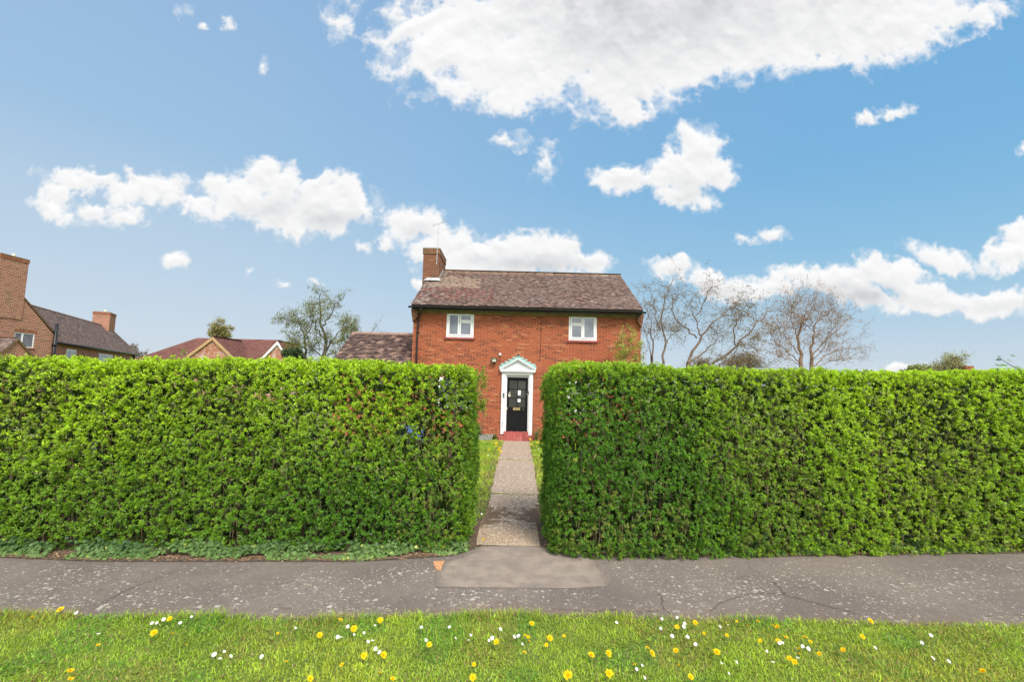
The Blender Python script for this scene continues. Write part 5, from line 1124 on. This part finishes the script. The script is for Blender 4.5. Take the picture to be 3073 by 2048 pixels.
puff('leafy_shrub', 2745, 1098, 60, 70, 24, 'low olive shrub left of the rounded olive tree', ((.25, .28, .09), (.30, .32, .12)), 203, 8, 'shrub', per=4, lsz=(.14, .28))
puff('bare_shrub', 2225, 1066, 40, 165, 42, 'hazy brown shrub behind the trees at the foot of the twin trunks', ((.32, .25, .15), (.26, .20, .13)), 204, 22, 'shrub', per=1, lsz=(.06, .13))
puff('bare_shrub', 2110, 1078, 42, 110, 34, 'low brown scrub seen between the slender trees over the right hedge', ((.34, .27, .16), (.28, .22, .13)), 205, 14, 'shrub', per=1, lsz=(.06, .12))
puff('bare_tree', 405, 1032, 58, 62, 46, 'pale brown distant tree at the end of the left neighbour roof', ((.26, .20, .14), (.22, .16, .11)), 206, 10, per=2, lsz=(.10, .20), col=(.22, .17, .13))
puff('evergreen_shrub', 880, 1050, 23, 62, 34, 'dark green spreading shrub under the olive green tree', ((.05, .09, .03), (.07, .12, .04)), 207, 12, 'shrub', per=6, lsz=(.06, .13))
# young shrub against the right corner of the house
D_ = 16.0; T = Tree(301); base = np.array([4.1, D_, -.05])
for tx_, ty_, r0 in ((1898, 975, .022), (1870, 995, .018), (1852, 1010, .016), (1912, 1015, .018), (1920, 1040, .016), (1885, 1030, .014), (1860, 1050, .014), (1905, 1065, .012), (1842, 1062, .012), (1925, 1075, .012), (1875, 1065, .012)):
    t = py(tx_, ty_, D_+T.r.normal(0, .25)); p = T.limb([base, base*.45+t*.55+[.05, 0, .1], t], r0, .004, 5, (.16, .15, .07), 12, .02); T.twigs(p, 10, .32, 1, .005, .0, .5, (.18, .17, .07), 3, .7, .6, .45)
T.finish('flowering_shrub', base, 'young yellow green shrub in front of the right corner of the house', 'shrub', cols=((.36, .42, .06), (.30, .38, .06), (.48, .44, .12), (.38, .26, .12)), lsz=(.045, .08), per=4, spread=.035)
# bare twig above the extension ridge
T = Tree(302); P0 = L4([(1860, 575), (1920, 530), (1960, 465), (2003, 425)], 20.5, .2); base = np.array([P0[0][0]-.3, 20.8, -.05]); T.limb([base, P0[0]], .03, .012, 5, bk3, 5, 0); p = T.limb(P0, .012, .004, 4, bk3, 8, .02); T.twigs(p, 6, .28, 0, .005, 0, .5, bk3, 3); p = T.limb([P0[0], *L4([(1900, 548), (1960, 556), (2060, 560)], 20.7)], .009, .004, 4, bk3, 8, .02); T.twigs(p, 6, .25, 0, .005, 0, .5, bk3, 3)
T.finish('bare_sapling', base, 'thin bare shoot rising over the tiled roof of the extension', cols=((.16, .16, .05),), lsz=(.05, .09), per=2, spread=.02)
# sapling leaning over the neighbour roof, in front of the far house
T = Tree(303); P0 = L4([(240, 770), (225, 730), (212, 690)], 9.5); base = np.array([P0[0][0], 9.5, -.05]); T.limb([base, P0[0]], .012, .006, 4, bk3, 5, 0); T.limb(P0, .006, .003, 4, bk3, 6, 0); T.tips = [P0[2]+T.r.normal(0, .035, 3) for _ in range(16)]+[P0[1]+T.r.normal(0, .03, 3) for _ in range(12)]
T.finish('green_shoot', base, 'green shoot standing above the left hedge before the far gable', 'shoot', cols=((.16, .30, .03), (.20, .34, .04)), lsz=(.03, .05), per=1, spread=.0)
# large leaved shoot above the right end of the hedge
def c6(x, y, d): return py(2600+x/4.90, 980+y/4.90, d)
e = empty('leafy_shoot', (c6(2400, 700, 6.3)[0], 6.3, 0), 'large leaved shoot reaching over the hedge at the far right', 'shoot'); off = np.array(e.location); st = MB(); lf_ = MB()
p = resampled([c6(2440, 760, 6.4), c6(2240, 640, 6.3), c6(2150, 590, 6.25), c6(2040, 520, 6.2), c6(1960, 470, 6.2)], 14); st.tube(resampled([(off[0]+.1, 6.4, .0), p[0]], 6)-off, np.linspace(.014, .008, 6), 5, (.12, .10, .05), False); st.tube(p-off, np.linspace(.008, .003, 14), 5, (.12, .10, .05), False)
for (x, y, ux, uz, L) in ((1950, 450, -1, .2, .085), (1990, 490, -.9, -.1, .09), (2040, 430, .2, .9, .0), (2140, 440, -1, .15, .10), (2120, 430, .8, -.1, .09), (2060, 490, .9, -.3, .10), (2000, 480, -.7, .2, .07), (1990, 580, -1, .1, .10), (2090, 570, -.9, -.1, .11), (2160, 590, .7, -.3, .09), (2240, 640, .9, -.4, .10), (2300, 660, .5, -.4, .09), (1930, 610, -.2, -1, .06)):
    if L: q = c6(x, y, 6.2+rng.normal(0, .04)); leaves_into(lf_, np.array([q-off]), np.array([[ux, rng.normal(0, .4), uz]]), np.array([[0, -.6, 1.0]]), L, L*.6, np.array([[.09, .20, .04]])*(.7+.7*random.random()), .06)
st.build('stems', M['bark'], e); lf_.build('leaves', M['leaf'], e)
# arching shoot escaping from the end of the left hedge
e = empty('hedge_shoot', (-.42, 5.9, 0), 'arching shoot escaping from the path end of the left hedge', 'shoot'); off = np.array(e.location); st = MB(); lf_ = MB()
for pts in ([(1442, 1310), (1450, 1270), (1452, 1230), (1440, 1190), (1432, 1160), (1438, 1130), (1452, 1108)], [(1440, 1190), (1452, 1150), (1448, 1120)], [(1450, 1240), (1446, 1215), (1452, 1205)]):
    p = resampled([py(x, y, 6.0) for x, y in pts], 16); st.tube(p-off, np.linspace(.007, .003, 16), 4, (.20, .13, .08), False); q = np.repeat(p[5:], 9, 0); n = len(q)
    leaves_into(lf_, q-off+rng.normal(0, .022, (n, 3)), rng.normal(0, 1, (n, 3))+[0, 0, .5], rng.normal(0, 1, (n, 3))+[0, -1, 1], .03+.02*rng.random(n), .016, np.array([[.20, .33, .02]])*(.5+.8*rng.random((n, 1))))
st.build('stems', M['bark'], e); lf_.build('leaves', M['leaf'], e)

# ---------------------------------------------------------------- flowers in the verge and the garden
def r5(*l): return [(x/2.6144, 1600+y/2.6144) for x, y in l]
def r7(*l): return [(600+x/3.9217, 1780+y/3.9217) for x, y in l]
def r8(*l): return [(1200+x/2.6144, 1600+y/2.6144) for x, y in l]
def r6(*l): return [(2100+x/2.4183, 1600+y/2.4183) for x, y in l]
def rc(*l): return [(1300+x/3.136, 1250+y/3.136) for x, y in l]
# (x, y) in the photo plus size: 1 full, .6 small
DAN = [(*p, 1) for p in r5((432, 625), (1330, 685), (1177, 797), (752, 880), (518, 1120), (530, 1166))]+[(*p, .6) for p in r5((243, 672), (1340, 805), (1455, 870))]
DAN += [(*p, 1) for p in r7((1367, 512), (1637, 345), (2080, 345), (1765, 457), (1885, 762), (2118, 770), (1290, 1022), (2235, 1042))]+[(*p, .6) for p in r7((905, 493), (1007, 818), (1633, 888), (2113, 945))]
DAN += [(*p, 1) for p in r8((227, 885), (758, 872), (583, 1027), (541, 1145), (980, 810), (1025, 720), (1168, 852), (973, 940), (1510, 983), (1613, 970), (1943, 912), (1962, 972), (1283, 1135), (1607, 1125), (2173, 740), (2320, 717), (2170, 930), (2277, 1138), (1151, 874))]+[(*p, .65) for p in r8((990, 832), (1005, 872), (1283, 840), (1834, 1043), (2025, 695), (2180, 1040))]
DAN += [(*p, 1) for p in r6((113, 888), (427, 648), (568, 691), (198, 738), (437, 781), (620, 770), (560, 798), (775, 775), (657, 915), (690, 947), (1045, 855), (1175, 760), (1220, 648), (2060, 1010), (872, 875))]+[(*p, .6) for p in r6((15, 742), (267, 655), (337, 678), (527, 683), (790, 812), (708, 843), (720, 880), (1450, 912))]
DAI = r5((600, 650), (1187, 720), (1287, 697), (1247, 700), (1410, 717), (770, 803), (1507, 686))+r7((1117, 423), (1740, 432), (2055, 400), (1650, 530), (1625, 522), (1825, 523), (1942, 537), (2022, 587), (1992, 645), (2063, 707), (2145, 705), (755, 750), (155, 770), (232, 803), (297, 742), (357, 762))
DAI += r8((167, 748), (386, 745), (433, 827), (533, 842), (565, 837), (700, 848), (724, 858), (203, 850), (785, 770), (893, 833), (925, 825), (958, 872), (1703, 714), (2056, 680), (2180, 662), (2237, 712), (2213, 742), (2044, 757), (2134, 842), (2260, 835), (2318, 890), (1911, 1075), (1917, 1140), (1855, 1078), (1637, 1110))
DAI += r6((197, 670), (603, 802), (578, 820), (748, 847), (787, 872), (700, 920), (497, 895), (517, 958), (277, 973), (147, 962), (1598, 622), (1677, 767), (1600, 795), (1687, 923), (1803, 945), (1268, 845), (157, 715), (208, 1018))
GD = rc((538, 212), (640, 270), (582, 272), (593, 297), (613, 316), (608, 330), (527, 333), (626, 353), (908, 228), (922, 236), (915, 280), (973, 262), (1013, 185), (990, 178), (957, 192))
GA = rc((650, 240), (517, 372), (457, 928), (935, 268), (945, 303), (960, 302), (990, 310), (993, 410), (990, 520), (993, 588), (948, 205), (772, 405), (785, 408))
ORD = ['', 'second', 'third', 'fourth', 'fifth', 'sixth', 'seventh', 'eighth', 'ninth', 'tenth', 'eleventh', 'twelfth', 'thirteenth', 'fourteenth', 'fifteenth', 'sixteenth', 'seventeenth', 'eighteenth', 'nineteenth']
TEN = {20: ('twentieth', 'twenty'), 30: ('thirtieth', 'thirty'), 40: ('fortieth', 'forty'), 50: ('fiftieth', 'fifty'), 60: ('sixtieth', 'sixty'), 70: ('seventieth', 'seventy')}
ONE = ['', 'first', 'second', 'third', 'fourth', 'fifth', 'sixth', 'seventh', 'eighth', 'ninth']
def rank(i, n):
    k = i+1
    if k == 1: return 'leftmost'
    if k == n: return 'rightmost'
    if k < 20: return ORD[k-1]+' from the left'
    t = k//10*10; return (TEN[t][0] if k == t else TEN[t][1]+' '+ONE[k-t])+' from the left'
def place(sx, sy): 
    return 'by the pavement edge' if sy < 1880 else 'in mid verge' if sy < 1950 else 'near the lower edge'
def dandelion(size, bud, r):
    st = MB(); h = .05+.035*r.random(); lean = r.normal(0, .012, 2); p = resampled([(0, 0, 0), (lean[0]*.4, lean[1]*.4, h*.6), (lean[0], lean[1], h)], 5); st.tube(p, .0022, 4)
    hd = MB(); R = .021*size*(1+.15*r.normal()); c = p[-1]; N = unit(np.array([r.normal(0, .28), -.55+r.normal(0, .25), .85])); u = unit(np.cross(N, [1, .2, 0])); w = np.cross(N, u)
    for ring, (rr, hh, m_) in enumerate(((1, .25, 22), (.75, .42, 18), (.45, .5, 12), (.2, .55, 7))):
        a = np.arange(m_)*2*pi/m_+r.random(m_)*.25; ra = R*rr*(.85+.3*r.random(m_))*(.55 if bud else 1); A = (u*np.cos(a)[:, None]+w*np.sin(a)[:, None])*ra[:, None]+N*(R*hh*(.7 if not bud else 1.5))
        b = np.tile(c, (m_, 1)); col = np.array([[.88, .68, .008]])*(.85+.3*r.random((m_, 1)))*(1, .96-.08*ring, 1); leaves_into(hd, b, A, np.tile(N, (m_, 1))+r.normal(0, .2, (m_, 3)), np.linalg.norm(A, axis=1), R*.32, col, .08)
    gc = MB(); gc.tube([c-N*.006, c+N*.001], [.003, .0055*size], 6, (.1, .2, .03)); return st, hd, gc
def daisy(r):
    st = MB(); h = .035+.025*r.random(); p = resampled([(0, 0, 0), (r.normal(0, .006), r.normal(0, .006), h)], 3); st.tube(p, .0013, 4); c = p[-1]
    N = unit(np.array([r.normal(0, .3), -.7+r.normal(0, .25), .8])); u = unit(np.cross(N, [1, .2, 0])); w = np.cross(N, u); R = .0118*(1+.18*r.normal()); hd = MB(); cup = .25+.5*r.random()**2
    for q in range(2):
        m_ = 16; a = np.arange(m_)*2*pi/m_+q*.2; A = (u*np.cos(a)[:, None]+w*np.sin(a)[:, None])+N*cup; leaves_into(hd, np.tile(c, (m_, 1)), A, np.tile(N, (m_, 1)), R*(1.02-.12*q), R*.36, np.array([[.84, .82, .84]])*(.94+.06*r.random((m_, 1))), .03)
    ce = MB(); ce.tube([c, c+N*R*(.12+cup*.2)], [R*.32, R*.20], 8, (.75, .55, .02)); return st, hd, ce
fr_ = np.random.default_rng(99)
protoD = [dandelion(1, False, fr_) for _ in range(6)]; protoS = [dandelion(.72, i % 2 == 0, fr_) for i in range(4)]; protoW = [daisy(fr_) for _ in range(6)]
def proto_objs(pr, n1, n2, n3, m1, m2, m3):
    a = pr[0].build(n1, m1); b = pr[1].build(n2, m2); c = pr[2].build(n3, m3); return [a, b, c]
def family(protos, names, mats):
    out = []
    for pr in protos: out.append(proto_objs(pr, *names, *mats))
    return out
FD = family(protoD, ('stem', 'flower_head', 'calyx'), (M['stem'], M['petal'], M['petal'])); FS = family(protoS, ('stem', 'flower_head', 'calyx'), (M['stem'], M['petal'], M['petal'])); FW = family(protoW, ('stem', 'petals', 'flower_centre'), (M['stem'], M['petal'], M['petal']))
used = set()
def plant(fam, name, pos, label, cat, group, sc=1.0):
    k = int(fr_.integers(0, len(fam))); e = empty(name, pos, label, cat, group, fr_.normal(0, .35)); e.scale = (sc,)*3
    for o in fam[k]:
        if o.name in used: o = o.copy(); COL.objects.link(o)
        else: used.add(o.name)
        o.parent = e
    return e
DAN.sort(); nD = len(DAN)
for i, (sx, sy, s) in enumerate(DAN):
    p = pz(sx, sy, .075); plant(FD if s == 1 else FS, 'dandelion', (p[0], p[1], .008), ('yellow dandelion %s, %s' if s == 1 else 'half open dandelion %s, %s') % (place(sx, sy), rank(i, nD)+' of all'), 'dandelion', 'yellow dandelions in the front grass verge', 1.0+.10*fr_.normal())
DAI.sort(); nA = len(DAI)
for i, (sx, sy) in enumerate(DAI):
    p = pz(sx, sy, .055); plant(FW, 'daisy', (p[0], p[1], .008), 'white daisy %s, %s' % (place(sx, sy), rank(i, nA)+''), 'daisy', 'white daisies in the front grass verge', 1.42+.15*fr_.normal())
GD.sort(); n_ = len(GD)
for i, (sx, sy) in enumerate(GD):
    p = pz(sx, sy, .08); plant(FD, 'dandelion', (p[0], p[1], .02), 'yellow dandelion in the garden grass beside the path, %s' % rank(i, n_), 'dandelion', 'dandelions in the garden lawn', 1.55)
GA.sort(); n_ = len(GA)
for i, (sx, sy) in enumerate(GA):
    p = pz(sx, sy, .08); plant(FW, 'daisy', (p[0], p[1], .02), 'white daisy in the garden beside the path, %s' % rank(i, n_), 'daisy', 'daisies in the garden lawn', 1.7)
p = pz(1452, 1629, .06); e = plant(FD, 'dandelion', (p[0], p[1], .01), 'single yellow dandelion between the left hedge and the entrance paving', 'dandelion', None, 1.2)
for fam in (FD, FS, FW):
    for grp in fam:
        for o in grp:
            if o.name not in used: bpy.data.objects.remove(o)
